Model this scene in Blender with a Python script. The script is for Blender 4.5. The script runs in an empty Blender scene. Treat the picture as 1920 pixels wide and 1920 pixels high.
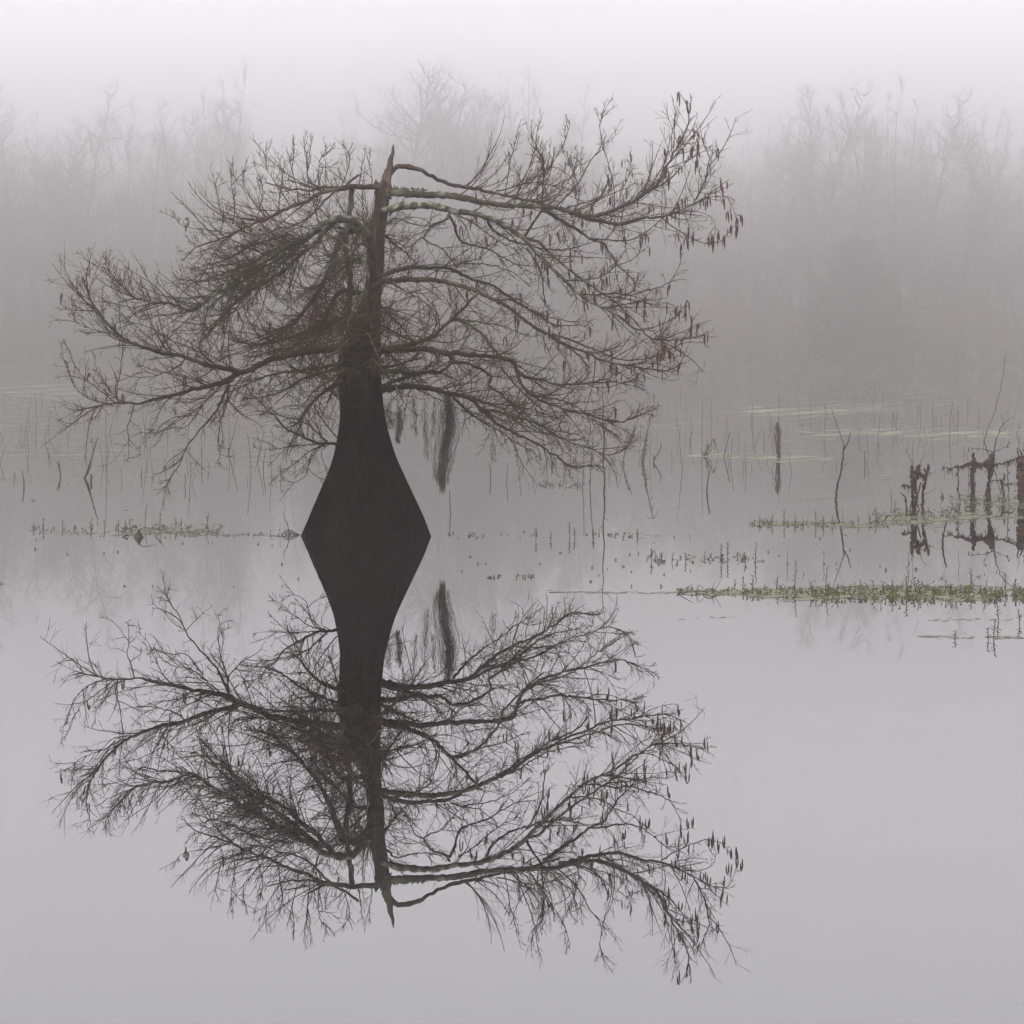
import bpy, math, random
import numpy as np

# ------------------------------------------------------------------ camera, sky, sun, exposure
sc = bpy.context.scene
F, YH, H = 7000.0, 664.0, 1.466          # focal length in photo pixels, horizon row, eye height (m)
cam = bpy.data.cameras.new('camera'); cam_o = bpy.data.objects.new('camera', cam)
sc.collection.objects.link(cam_o)
cam_o.location = (0, 0, H); cam_o.rotation_euler = (math.pi / 2, 0, 0)
cam.sensor_width = 36; cam.lens = 36 * F / 1920; cam.shift_y = -(960 - YH) / 1920
cam.clip_start = 0.1; cam.clip_end = 5000
sc.camera = cam_o

SUN_EL, SUN_AZ = math.radians(48), math.radians(200)     # soft sun behind the photographer, through cloud
w = bpy.data.worlds.new('World'); sc.world = w; w.use_nodes = True
nt = w.node_tree; bg = nt.nodes['Background']
sky = nt.nodes.new('ShaderNodeTexSky'); sky.sky_type = 'NISHITA'; sky.sun_disc = False
sky.sun_elevation = SUN_EL; sky.sun_rotation = SUN_AZ; sky.dust_density = 8
hs = nt.nodes.new('ShaderNodeHueSaturation'); hs.inputs['Saturation'].default_value = 0.12
mx = nt.nodes.new('ShaderNodeMix'); mx.data_type = 'RGBA'; mx.inputs[0].default_value = 0.75
mx.inputs[7].default_value = (4.32, 4.27, 4.60, 1)       # even cloud cover
nt.links.new(sky.outputs[0], hs.inputs['Color']); nt.links.new(hs.outputs[0], mx.inputs[6])
nt.links.new(mx.outputs[2], bg.inputs[0]); bg.inputs[1].default_value = 0.1
sun = bpy.data.lights.new('sun', 'SUN'); sun.energy = 0.5; sun.angle = math.radians(50); sun.color = (1, .97, .93)
sun_o = bpy.data.objects.new('sun', sun); sc.collection.objects.link(sun_o)
sun_o.rotation_euler = (math.pi / 2 - SUN_EL, 0, math.radians(-20)); sun_o.location = (0, -20, 30)
sc.view_settings.view_transform = 'Standard'; sc.view_settings.look = 'None'
sc.view_settings.exposure = 2.2; sc.view_settings.gamma = 1
sc.cycles.volume_bounces = 4; sc.cycles.max_bounces = 8; sc.cycles.use_denoising = True

K0 = 1.415                               # stretch of the far wood's distances
# ------------------------------------------------------------------ helpers
rng = np.random.default_rng(11); random.seed(11)
col = sc.collection
D0 = 30.1                                # distance of the cypress
S0 = D0 / F                              # metres per photo pixel there
U = S0 / .0058

def W(px, py, D=D0):                     # a photo pixel at a known distance
    return np.array([(px - 960) * D / F, D, H - (py - YH) * D / F])
def Dw(py):                              # distance of a point on the water
    return F * H / (py - YH)
def link(o, parent=None):
    col.objects.link(o); o.parent = parent; return o
def tag(o, label, cat, group=None):
    o['label'] = label; o['category'] = cat
    if group: o['group'] = group
    return o
def empty(name, loc):
    o = bpy.data.objects.new(name, None); o.location = loc; o.empty_display_size = .2
    return link(o)

class MB:                                # mesh collector made of numpy blocks
    def __init__(s): s.v = []; s.f = []; s.n = 0
    def add(s, v, f):
        s.v.append(np.asarray(v, float)); s.f += [tuple(int(i) + s.n for i in q) for q in f] if not isinstance(f, np.ndarray) else [tuple(q) for q in (f + s.n).tolist()]
        s.n += len(v)
    def mesh(s, name, mat, smooth=True, off=(0, 0, 0)):
        m = bpy.data.meshes.new(name)
        v = (np.concatenate(s.v) - np.asarray(off, float)) if s.v else np.zeros((0, 3))
        m.from_pydata(v.tolist(), [], s.f)
        m.materials.append(mat)
        if smooth and len(m.polygons): m.polygons.foreach_set('use_smooth', [True] * len(m.polygons))
        m.update(); return m
    def build(s, name, mat, parent=None, smooth=True, off=(0, 0, 0)):
        return link(bpy.data.objects.new(name, s.mesh(name, mat, smooth, off)), parent)

def tubes(mb, P, R, sides=3, cap=True):
    """P (n,k,3) polylines, R (n,k) radii -> tubes in one block"""
    P = np.asarray(P, float); R = np.asarray(R, float)
    if P.ndim == 2: P = P[None]; R = R[None]
    n, k, _ = P.shape
    if n == 0: return
    T = np.gradient(P, axis=1); T /= np.linalg.norm(T, axis=2, keepdims=True) + 1e-9
    mean = T.mean(1); ref = np.zeros_like(mean)
    ref[np.arange(n), np.argmin(np.abs(mean), axis=1)] = 1
    U = np.cross(T, ref[:, None, :]); U /= np.linalg.norm(U, axis=2, keepdims=True) + 1e-9
    V = np.cross(T, U)
    a = np.arange(sides) * 2 * math.pi / sides
    ring = P[:, :, None, :] + R[:, :, None, None] * (np.cos(a)[None, None, :, None] * U[:, :, None, :] + np.sin(a)[None, None, :, None] * V[:, :, None, :])
    v = ring.reshape(-1, 3)
    base = (np.arange(n)[:, None, None] * k + np.arange(k - 1)[None, :, None]) * sides
    j = np.arange(sides)[None, None, :]; j2 = (j + 1) % sides
    f = np.stack([base + j, base + j2, base + j2 + sides, base + j + sides], -1).reshape(-1, 4)
    mb.add(v, f)
    if cap and sides > 3:
        s0 = mb.n - len(v)
        for i in range(n):
            mb.f.append(tuple(s0 + i * k * sides + q for q in reversed(range(sides))))
            mb.f.append(tuple(s0 + (i * k + k - 1) * sides + q for q in range(sides)))

def resample(pts, step):
    """Catmull-Rom smoothing of a polyline, resampled evenly"""
    p = np.asarray(pts, float)
    if len(p) < 3:
        q = np.linspace(0, 1, 12)[:, None]; dense = p[0] * (1 - q) + p[-1] * q
    else:
        e = np.vstack([2 * p[0] - p[1], p, 2 * p[-1] - p[-2]]); out = []
        for i in range(len(p) - 1):
            a, b, c, d = e[i:i + 4]
            for t in np.linspace(0, 1, 10, endpoint=False):
                out.append(.5 * ((2 * b) + (c - a) * t + (2 * a - 5 * b + 4 * c - d) * t * t + (-a + 3 * b - 3 * c + d) * t ** 3))
        out.append(p[-1]); dense = np.array(out)
    s = np.r_[0, np.cumsum(np.linalg.norm(np.diff(dense, axis=0), axis=1))]
    k = max(4, int(s[-1] / step) + 1)
    t = np.linspace(0, s[-1], k)
    return np.stack([np.interp(t, s, dense[:, i]) for i in range(3)], 1)

def unit(v): return v / (np.linalg.norm(v, axis=-1, keepdims=True) + 1e-9)
UP = np.array([0, 0, 1.0])
def grow(P, d, L, K, wob, up, flat=1.0, bend=.8):
    """grow n crooked shoots of K points"""
    n = len(P); out = np.empty((n, K, 3)); out[:, 0] = P; d = unit(d)
    up = np.broadcast_to(np.asarray(up, float), (n,))
    curl = rng.normal(0, 1, (n, 3)) * wob * bend
    for k in range(1, K):
        nz = rng.normal(0, 1, (n, 3)) * wob; nz[:, 1] *= flat
        d = unit(d + nz + curl * .6 + up[:, None] * UP)
        out[:, k] = out[:, k - 1] + d * (L / (K - 1))[:, None]
    return out
def pick(lines, m, lo, hi):
    """m start points on each line with their tangents"""
    n, k, _ = lines.shape
    t = rng.uniform(lo, hi, (n, m)) * (k - 1); i = np.minimum(t.astype(int), k - 2); fr = (t - i)[..., None]
    r = np.arange(n)[:, None]
    p = lines[r, i] * (1 - fr) + lines[r, i + 1] * fr
    tg = unit(lines[r, i + 1] - lines[r, i])
    return p.reshape(-1, 3), tg.reshape(-1, 3), (t / (k - 1)).reshape(-1)

# ------------------------------------------------------------------ materials
def nodes_mat(name, rough=.9, spec=.2):
    m = bpy.data.materials.new(name); m.use_nodes = True
    b = m.node_tree.nodes['Principled BSDF']
    b.inputs['Roughness'].default_value = rough; b.inputs['Specular IOR Level'].default_value = spec
    return m, m.node_tree, b
def noise(nt, scale, detail=4, coord='Object', stretch=None):
    tc = nt.nodes.new('ShaderNodeTexCoord'); n = nt.nodes.new('ShaderNodeTexNoise')
    n.inputs['Scale'].default_value = scale; n.inputs['Detail'].default_value = detail
    if stretch:
        mp = nt.nodes.new('ShaderNodeMapping'); mp.inputs['Scale'].default_value = stretch
        nt.links.new(tc.outputs[coord], mp.inputs[0]); nt.links.new(mp.outputs[0], n.inputs['Vector'])
    else: nt.links.new(tc.outputs[coord], n.inputs['Vector'])
    return n
def ramp(nt, src, stops):
    r = nt.nodes.new('ShaderNodeValToRGB'); e = r.color_ramp.elements
    while len(e) < len(stops): e.new(.5)
    for q, (p, c) in zip(e, stops): q.position = p; q.color = (*c, 1)
    nt.links.new(src, r.inputs[0]); return r
def mottled(name, stops, scale=6, rough=.9, spec=.2, detail=4, bump=0, stretch=None):
    m, t, b = nodes_mat(name, rough, spec)
    n = noise(t, scale, detail, stretch=stretch); r = ramp(t, n.outputs['Fac'], stops)
    t.links.new(r.outputs[0], b.inputs['Base Color'])
    if bump:
        bp = t.nodes.new('ShaderNodeBump'); bp.inputs['Strength'].default_value = 1; bp.inputs['Distance'].default_value = bump
        t.links.new(n.outputs['Fac'], bp.inputs['Height']); t.links.new(bp.outputs[0], b.inputs['Normal'])
    return m

M = {}
M['limb'] = mottled('limb_bark', [(.36, (.014, .011, .008)), (.50, (.032, .024, .016)), (.58, (.045, .045, .029)), (.72, (.10, .11, .076))], 9, spec=.1, bump=.004)
M['pale_limb'] = mottled('pale_limb', [(.35, (.02, .013, .009)), (.55, (.048, .033, .021)), (.7, (.07, .06, .042))], 6, spec=.1, bump=.003)
M['red_limb'] = mottled('red_limb', [(.35, (.014, .009, .007)), (.52, (.034, .019, .013)), (.62, (.048, .043, .028)), (.74, (.085, .09, .062))], 6, spec=.1, bump=.003)
M['lichen_limb'] = mottled('lichen_limb', [(.38, (.016, .013, .010)), (.48, (.034, .030, .021)), (.56, (.070, .075, .052)), (.72, (.15, .165, .12))], 18, spec=.1, bump=.004)
M['twig'] = mottled('twig', [(.34, (.030, .014, .008)), (.46, (.052, .026, .014)), (.56, (.040, .029, .016)), (.66, (.042, .043, .024))], 2.6, spec=.05)
M['catkin'] = mottled('catkin', [(.35, (.030, .012, .009)), (.65, (.075, .034, .024))], 40, spec=.05)
M['moss'] = mottled('moss', [(.3, (.040, .041, .032)), (.7, (.105, .108, .086))], 14, spec=.05)
M['fern'] = mottled('fern', [(.3, (.03, .045, .015)), (.7, (.08, .11, .04))], 20, spec=.1)
M['reed'] = mottled('reed', [(.3, (.035, .028, .022)), (.7, (.085, .070, .055))], 5, spec=.1)
M['snag'] = mottled('snag', [(.3, (.016, .012, .010)), (.7, (.055, .045, .036))], 9, spec=.15, bump=.003)
M['rust'] = mottled('rust_moss', [(.3, (.014, .009, .007)), (.7, (.060, .038, .029))], 14, spec=.08, bump=.006)
M['weed'] = mottled('weed', [(.3, (.030, .030, .012)), (.52, (.070, .062, .030)), (.72, (.10, .11, .045))], 9, spec=.1)
M['weed_stem'] = mottled('weed_stem', [(.3, (.025, .016, .010)), (.7, (.07, .045, .028))], 14, spec=.1)
M['duckweed'] = mottled('duckweed', [(.3, (.07, .076, .046)), (.7, (.15, .155, .105))], 7, spec=.2)
M['duckweed_pale'] = mottled('duckweed_pale', [(.3, (.12, .122, .088)), (.7, (.185, .188, .142))], .6, spec=.2)
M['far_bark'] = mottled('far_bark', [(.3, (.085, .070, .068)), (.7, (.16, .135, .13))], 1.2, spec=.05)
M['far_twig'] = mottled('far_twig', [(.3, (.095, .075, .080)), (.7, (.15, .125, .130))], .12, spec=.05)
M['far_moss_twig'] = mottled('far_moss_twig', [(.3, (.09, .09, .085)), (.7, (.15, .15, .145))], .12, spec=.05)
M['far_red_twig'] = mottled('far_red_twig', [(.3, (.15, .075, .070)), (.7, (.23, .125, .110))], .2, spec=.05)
M['far_needle'] = mottled('far_needle', [(.3, (.018, .022, .019)), (.7, (.04, .046, .04))], .5, spec=.05)
M['floor'] = mottled('forest_floor', [(.3, (.036, .025, .022)), (.7, (.08, .058, .050))], .35, spec=.05)

def trunk_mat():
    m, t, b = nodes_mat('wet_trunk_bark', .9, .0)
    tc = t.nodes.new('ShaderNodeTexCoord'); sp = t.nodes.new('ShaderNodeSeparateXYZ'); t.links.new(tc.outputs['Object'], sp.inputs[0])
    n1 = noise(t, 4.0, 5, stretch=(1, 1, .45)); n2 = noise(t, 35, 6, stretch=(1, 1, .10))
    # height of the flood stain, its edge broken by noise
    ad = t.nodes.new('ShaderNodeMath'); ad.operation = 'MULTIPLY_ADD'; ad.inputs[1].default_value = 1.0
    t.links.new(n1.outputs['Fac'], ad.inputs[0]); t.links.new(sp.outputs['Z'], ad.inputs[2])
    st = t.nodes.new('ShaderNodeMapRange'); st.inputs[1].default_value = 1.85; st.inputs[2].default_value = 2.75
    t.links.new(ad.outputs[0], st.inputs[0])
    wet = ramp(t, n2.outputs['Fac'], [(.34, (.0012, .001, .001)), (.56, (.006, .005, .0045)), (.72, (.020, .016, .013))])
    dry = ramp(t, n2.outputs['Fac'], [(.30, (.011, .008, .006)), (.52, (.028, .018, .013)), (.72, (.050, .040, .029))])
    lich = ramp(t, n1.outputs['Fac'], [(.52, (0, 0, 0)), (.66, (1, 1, 1))])
    m1 = t.nodes.new('ShaderNodeMix'); m1.data_type = 'RGBA'; m1.inputs[7].default_value = (.07, .074, .053, 1)
    lf = t.nodes.new('ShaderNodeMath'); lf.operation = 'MULTIPLY'; lf.inputs[1].default_value = .55
    t.links.new(lich.outputs[0], lf.inputs[0]); t.links.new(lf.outputs[0], m1.inputs[0]); t.links.new(dry.outputs[0], m1.inputs[6])
    m2 = t.nodes.new('ShaderNodeMix'); m2.data_type = 'RGBA'
    t.links.new(st.outputs[0], m2.inputs[0]); t.links.new(wet.outputs[0], m2.inputs[6]); t.links.new(m1.outputs[2], m2.inputs[7])
    t.links.new(m2.outputs[2], b.inputs['Base Color'])
    bp = t.nodes.new('ShaderNodeBump'); bp.inputs['Strength'].default_value = 1; bp.inputs['Distance'].default_value = .02
    t.links.new(n2.outputs['Fac'], bp.inputs['Height']); t.links.new(bp.outputs[0], b.inputs['Normal'])
    return m
M['trunk'] = trunk_mat()

def water_mat():
    m, t, b = nodes_mat('pond_water', .0, .5)
    b.inputs['Base Color'].default_value = (.006, .0055, .005, 1); b.inputs['IOR'].default_value = 1.333
    n = noise(t, 1.6, 3, stretch=(1, .55, 1))
    bp = t.nodes.new('ShaderNodeBump'); bp.inputs['Strength'].default_value = 1; bp.inputs['Distance'].default_value = .00015
    t.links.new(n.outputs['Fac'], bp.inputs['Height']); t.links.new(bp.outputs[0], b.inputs['Normal'])
    return m

# ------------------------------------------------------------------ setting: water and far bank
mb = MB(); mb.add([(-390, -30, 0), (390, -30, 0), (390, 300 * K0, 0), (-390, 300 * K0, 0)], [(0, 1, 2, 3)])
water = mb.build('water', water_mat(), smooth=False); water['kind'] = 'structure'

xs = np.linspace(-390, 390, 131); ys = np.r_[np.linspace(264, 340, 25), np.linspace(352, 790, 24)] * K0
X, Y = np.meshgrid(xs, ys)
shore = 279 * K0 + 3.5 * np.sin(X * .045 + 1) + 2 * np.sin(X * .17) + 1.2 * np.sin(X * .41 + 2)
Z = np.clip((Y - shore) * .05, -.5, .35) + .12 * np.sin(X * .21 + Y * .13) * np.clip((Y - shore) * .06, 0, 1) + np.clip((Y - 340 * K0) * .004, 0, 2)
mb = MB(); nx = len(xs)
i = (np.arange(len(ys) - 1)[:, None] * nx + np.arange(nx - 1)[None]).ravel()
mb.add(np.stack([X, Y, Z], -1).reshape(-1, 3), np.stack([i, i + 1, i + 1 + nx, i + nx], 1))
bank = mb.build('far_bank', M['floor']); bank['kind'] = 'structure'
def bank_z(x, y):
    sh = 279 * K0 + 3.5 * math.sin(x * .045 + 1) + 2 * math.sin(x * .17) + 1.2 * math.sin(x * .41 + 2)
    return max(-.3, min(.35, (y - sh) * .05)) + max(0, min(2, (y - 340 * K0) * .004)) - .1

# ------------------------------------------------------------------ far wood
def make_tree_meshes(kind, seed):
    """trunk mesh and crown mesh, height 1 unit = metres"""
    global rng
    keep = rng; rng = np.random.default_rng(seed)
    tr, cr = MB(), MB()
    h = 20.0
    if kind == 'broad':  n1, l1, z0, up, r0, stems = 46, 6.5, .28, .05, .38, 1
    elif kind == 'tall': n1, l1, z0, up, r0, stems = 52, 4.2, .25, .09, .30, 1
    elif kind == 'slim': n1, l1, z0, up, r0, stems = 40, 3.0, .20, .14, .20, 2
    elif kind == 'multi': n1, l1, z0, up, r0, stems = 54, 4.6, .15, .10, .22, 4
    elif kind == 'shrub': h = 5.0; n1, l1, z0, up, r0, stems = 40, 1.7, .08, .12, .05, 7
    elif kind == 'pole': n1, l1, z0, up, r0, stems = 14, 1.6, .45, .1, .17, 1
    K = 14
    st = np.zeros((stems, 3)); st[:, :2] = rng.normal(0, .10 if kind != 'shrub' else .5, (stems, 2)) * (stems > 1)
    sd = np.tile([0, 0, 1.0], (stems, 1)); sd[:, :2] += rng.normal(0, .05 if stems == 1 else .20, (stems, 2))
    T = grow(st, sd, np.full(stems, h * .97) * rng.uniform(.82, 1, stems), K, .045, .05)
    R = r0 * np.linspace(1, .05, K)[None] ** 1.25 * np.ones((stems, 1)); R[:, 0] *= 1.5
    tubes(tr, T, R, 7)
    p, tg, t = pick(T, n1 // stems + 1, z0, .99)
    out = rng.normal(0, 1, p.shape); out[:, 2] *= .25; out = unit(out)
    L = l1 * (1 - t) ** .55 * rng.uniform(.55, 1.15, len(p)) + .08 * l1
    ang = (.25 + .75 * t)[:, None] if kind == 'broad' else (.45 + .5 * t)[:, None]
    b1 = grow(p, out + UP * ang, L, 9, .13, up * (1 if kind != 'broad' else .4))
    tubes(tr, b1, (r0 * .30 * (1 - t * .6))[:, None] * np.linspace(1, .2, 9)[None], 4)
    p, tg, t2 = pick(b1, 11, .15, 1); L2 = np.repeat(L, 11) * .42 * rng.uniform(.5, 1.2, len(p)) * (1.15 - .55 * t2) + .1
    kp = rng.random(len(p)) < np.clip(L2 / (.30 * l1), .12, 1); p, tg, L2 = p[kp], tg[kp], L2[kp]
    b2 = grow(p, tg + rng.normal(0, .75, p.shape) + UP * .25, L2, 6, .16, up)
    tubes(cr, b2, np.full(len(p), .015 * (h / 20) ** .5)[:, None] * np.linspace(1, .45, 6)[None], 3)
    p, tg, t3 = pick(b2, 7, .1, 1); L3 = np.repeat(L2, 7) * .5 * rng.uniform(.5, 1.2, len(p)) + .06
    kp = rng.random(len(p)) < np.clip(L3 / (.13 * l1), .15, 1); p, tg, L3 = p[kp], tg[kp], L3[kp]
    b3 = grow(p, tg + rng.normal(0, .7, p.shape) + UP * .2, L3, 3, .18, up)
    tubes(cr, b3, np.full(len(p), .0078 * (h / 20) ** .35)[:, None] * np.linspace(1, .5, 3)[None], 3)
    rng = keep
    return tr, cr, h

def make_conifer(seed):
    global rng
    keep = rng; rng = np.random.default_rng(seed)
    tr, cr = MB(), MB(); K = 12
    T = grow(np.zeros((1, 3)), np.array([[.02, 0, 1.0]]), np.array([11.0]), K, .03, .05)
    tubes(tr, T, .2 * np.linspace(1, .12, K)[None], 7)
    p, tg, t = pick(T, 130, .02, .99)
    out = rng.normal(0, 1, p.shape); out[:, 2] = .15; out = unit(out)
    L = 4.6 * (1 - t) ** .7 * rng.uniform(.6, 1.1, len(p)) + .3
    b1 = grow(p, out, L, 7, .10, .02); tubes(tr, b1, .05 * np.linspace(1, .2, 7)[None] * np.ones((len(p), 1)), 4)
    p, tg, t2 = pick(b1, 44, .1, 1)
    c = rng.normal(0, .2, p.shape) + p; n = len(c)
    a = unit(rng.normal(0, 1, (n, 3))) * rng.uniform(.15, .42, (n, 1)); bb = unit(np.cross(a, rng.normal(0, 1, (n, 3)))) * rng.uniform(.06, .15, (n, 1))
    v = np.stack([c - a, c + bb, c + a, c - bb], 1).reshape(-1, 3)
    cr.add(v, np.arange(n * 4).reshape(-1, 4))
    rng = keep
    return tr, cr, 11.0

protos = {}
def proto(key, kind, seed, tw):
    tr, cr, h = make_tree_meshes(kind, seed) if kind != 'conifer' else make_conifer(seed)
    protos[key] = (tr.mesh('trunk', M['far_bark']), cr.mesh('crown', M[tw]), h)
proto('broad', 'broad', 3, 'far_twig'); proto('broad2', 'broad', 23, 'far_moss_twig')
proto('tall', 'tall', 5, 'far_twig'); proto('tall2', 'tall', 6, 'far_moss_twig'); proto('slim', 'slim', 7, 'far_twig')
proto('multi', 'multi', 8, 'far_red_twig'); proto('multi2', 'multi', 9, 'far_twig')
proto('shrub', 'shrub', 10, 'far_red_twig'); proto('shrub2', 'shrub', 12, 'far_twig')
proto('pole', 'pole', 14, 'far_twig'); proto('conifer', 'conifer', 15, 'far_needle')
TREE_WORDS = {
 'broad': ('bare_tree', 'bare tree with wide spreading crown fading into fog beyond the pond', 'tree'),
 'broad2': ('bare_tree', 'grey mossy tree with wide crown in the foggy wood', 'tree'),
 'tall': ('bare_tree', 'tall bare single-trunked tree fading into fog beyond the pond', 'tree'),
 'tall2': ('bare_tree', 'tall grey mossy single-trunked tree in the foggy wood', 'tree'),
 'slim': ('bare_tree', 'slim forked bare tree fading into fog beyond the pond', 'tree'),
 'multi': ('bare_tree', 'reddish bare tree with several stems in the foggy wood', 'tree'),
 'multi2': ('bare_tree', 'grey bare tree with several stems in the foggy wood', 'tree'),
 'shrub': ('bank_shrub', 'reddish leafless shrub on the foggy far bank', 'shrub'),
 'shrub2': ('bank_shrub', 'grey leafless shrub on the foggy far bank', 'shrub'),
 'pole': ('young_tree', 'thin pole-like young tree at the foggy water edge', 'tree'),
 'conifer': ('evergreen_tree', 'dark bushy evergreen looming out of the fog on the far bank', 'tree')}
GROUPS = {'broad': 'wide-crowned bare trees of the far wood', 'broad2': 'wide-crowned mossy trees of the far wood', 'tall': 'tall bare trees of the far wood', 'tall2': 'tall mossy trees of the far wood',
          'slim': 'slim forked trees of the far wood', 'multi': 'reddish many-stemmed trees of the far wood', 'multi2': 'grey many-stemmed trees of the far wood', 'shrub': 'reddish shrubs of the far bank',
          'shrub2': 'grey shrubs of the far bank', 'pole': 'young trees at the far water edge'}
def plant(key, x, y, h, rot=None, wide=1.0, label=None):
    tm, cm, h0 = protos[key]; nm, lb, ct = TREE_WORDS[key]
    y = y * K0; o = empty(nm, (x, y, bank_z(x, y))); k = h / h0
    o.scale = (k * wide, k * wide, k); o.rotation_euler = (0, 0, random.uniform(0, 6.28) if rot is None else rot)
    tag(o, label or lb, ct, None if label or key == 'conifer' else GROUPS[key])
    link(bpy.data.objects.new('trunk', tm), o); c = link(bpy.data.objects.new('crown', cm), o)
    return o
def at_px(px, top, D, full=False):       # D in the shorter lens' metres
    D = D * K0
    return (px - 960) * D / F, H - (top - YH) * D / F
def env(px):
    return float(np.interp(px, [-200, 0, 100, 180, 250, 420, 520, 620, 700, 790, 900, 1000, 1080, 1200, 1340, 1450, 1600, 1720, 1800, 1920, 2150],
                           [110, 95, 115, 195, 130, 95, 210, 200, 110, 60, 70, 95, 190, 200, 195, 115, 95, 95, 150, 140, 120]))
x, h = at_px(785, 8, 290); plant('broad', x, 290, h, .4, 1.15, 'tallest bare tree with broad tiered crown above the fogged wood')
x, h = at_px(905, 55, 302); plant('tall', x, 302, h, 1.0, 1.1)
x, h = at_px(1000, 70, 312); plant('multi2', x, 312, h, 2.0)
x, h = at_px(460, 70, 293); plant('slim', x, 293, h, .3)
x, h = at_px(120, 115, 288); plant('broad2', x, 288, h, 2.5)
x, h = at_px(20, 85, 300); plant('tall2', x, 300, h, 2.5)
x, h = at_px(330, 130, 288); plant('multi2', x, 288, h, 1.2)
x, h = at_px(1500, 110, 290); plant('broad2', x, 290, h, 3.0, 1.1)
x, h = at_px(1690, 88, 294); plant('multi', x, 294, h, 1.5, 1.1)
x, h = at_px(1610, 450, 277); plant('conifer', x, 277, h, .8, 1.5)
for px, top, key in [(1385, 560, 'pole'), (1645, 600, 'pole'), (1850, 570, 'pole'), (345, 560, 'pole'), (60, 540, 'pole')]:
    D = 272; x, h = at_px(px, top, D); plant(key, x, D, h)
keys = ['broad', 'broad2', 'tall', 'tall2', 'slim', 'multi', 'multi2']
for px in np.arange(-170, 2140, 47):
    p = px + random.uniform(-22, 22); D = random.uniform(285, 328)
    t = env(p) + abs(random.gauss(0, 45)); x, h = at_px(p, t, D); plant(random.choice(keys), x, D, min(h, 37), None, random.uniform(.85, 1.2))
for row, (Da, Db, stp) in enumerate([(328, 368, 42), (368, 414, 46), (414, 480, 50)]):
    for px in np.arange(-260, 2240, stp):
        p = px + random.uniform(-20, 20); D = random.uniform(Da, Db)
        t = env(p) + 40 + 30 * row + abs(random.gauss(0, 50)); x, h = at_px(p, t, D)
        plant(random.choice(keys), x, D, max(12, min(h, 36)), None, random.uniform(.9, 1.3))
for px in np.arange(-160, 2130, 34):
    p = px + random.uniform(-16, 16); D = random.uniform(282, 302)
    plant(random.choice(['shrub', 'shrub2', 'shrub']), (p - 960) * D * K0 / F, D, random.uniform(3.6, 9), None, random.uniform(1.0, 1.5))

for px in np.arange(-160, 2130, 36):
    p = px + random.uniform(-18, 18); D = random.uniform(318, 395)
    plant(random.choice(['shrub', 'shrub2', 'shrub2']), (p - 960) * D * K0 / F, D, random.uniform(7, 12), None, random.uniform(1.1, 1.7))

# ------------------------------------------------------------------ the cypress: trunk
BASE = np.array([(687 - 960) * S0, D0, 0.0])
tree = empty('cypress_tree', BASE)
tag(tree, 'leafless pond cypress with flared black trunk and snapped top standing in water', 'tree')
prof = [  # photo row, left edge, right edge of the trunk
 (1030, 553, 820), (1005, 564, 809), (970, 579, 796), (926, 597, 775), (886, 614.5, 756), (855, 625, 742), (813, 633, 729),
 (780, 637, 721), (745, 635, 717), (705, 632, 714), (670, 634, 714), (640, 640, 713), (610, 655, 713), (575, 672, 714),
 (550, 682, 714), (511, 687, 719), (480, 687, 721), (448, 688, 721), (425, 692, 723), (407, 698, 727), (385, 702, 729), (365, 703, 731), (352, 704, 731)]
pr = np.array(prof, float)
rows = np.r_[np.arange(1030, 352, -7.0), 352.0]
lf = np.interp(-rows, -pr[:, 0], pr[:, 1]); rt = np.interp(-rows, -pr[:, 0], pr[:, 2])
for _ in range(2):
    lf[1:-1] = (lf[:-2] + 2 * lf[1:-1] + lf[2:]) / 4; rt[1:-1] = (rt[:-2] + 2 * rt[1:-1] + rt[2:]) / 4
NS = 72; a = np.arange(NS) * 2 * math.pi / NS
ph = rng.uniform(0, 6.28, 8); rings = []
for r_, l_, q_ in zip(rows, lf, rt):
    z = H - (r_ - YH) * S0; cx = ((l_ + q_) / 2 - 960) * S0; rad = (q_ - l_) / 2 * S0
    bw = min(1, max(0, (r_ - 640) / 300))
    fl = 1 + bw * (.06 * np.cos(6 * a + ph[0]) + .04 * np.cos(11 * a + ph[1] + z * .4) + .022 * np.cos(23 * a + ph[2] + z)) \
        + (1 - bw) * (.05 * np.cos(5 * a + ph[3] + z * .9) + .03 * np.cos(11 * a + ph[4] - z * 1.3)) + rng.normal(0, .008, NS)
    cxs = fl * np.cos(a); cxs = np.where(cxs > 0, cxs / cxs.max(), cxs / -cxs.min())
    top = np.zeros(NS)
    if r_ <= 365: top = np.abs(np.cos(3 * a + 1) * .5 + np.cos(7 * a) * .5) * .07 * (365 - r_) / 13
    dcen = .07 * math.sin(z * 1.1)
    rings.append(np.stack([cx + rad * cxs, D0 + dcen + rad * fl * np.sin(a) * .95, z + top], 1))
mb = MB(); V = np.concatenate(rings); nr = len(rings)
i = (np.arange(nr - 1)[:, None] * NS + np.arange(NS)[None]).ravel(); j = (np.arange(nr - 1)[:, None] * NS + (np.arange(NS)[None] + 1) % NS).ravel()
mb.add(V, np.stack([i, j, j + NS, i + NS], 1))
c = rings[-1].mean(0); c[2] -= .05; mb.add([c], []); ci = mb.n - 1
for q in range(NS): mb.f.append(((nr - 1) * NS + q, (nr - 1) * NS + (q + 1) % NS, ci))
mb.build('trunk', M['trunk'], tree, off=BASE)
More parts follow.
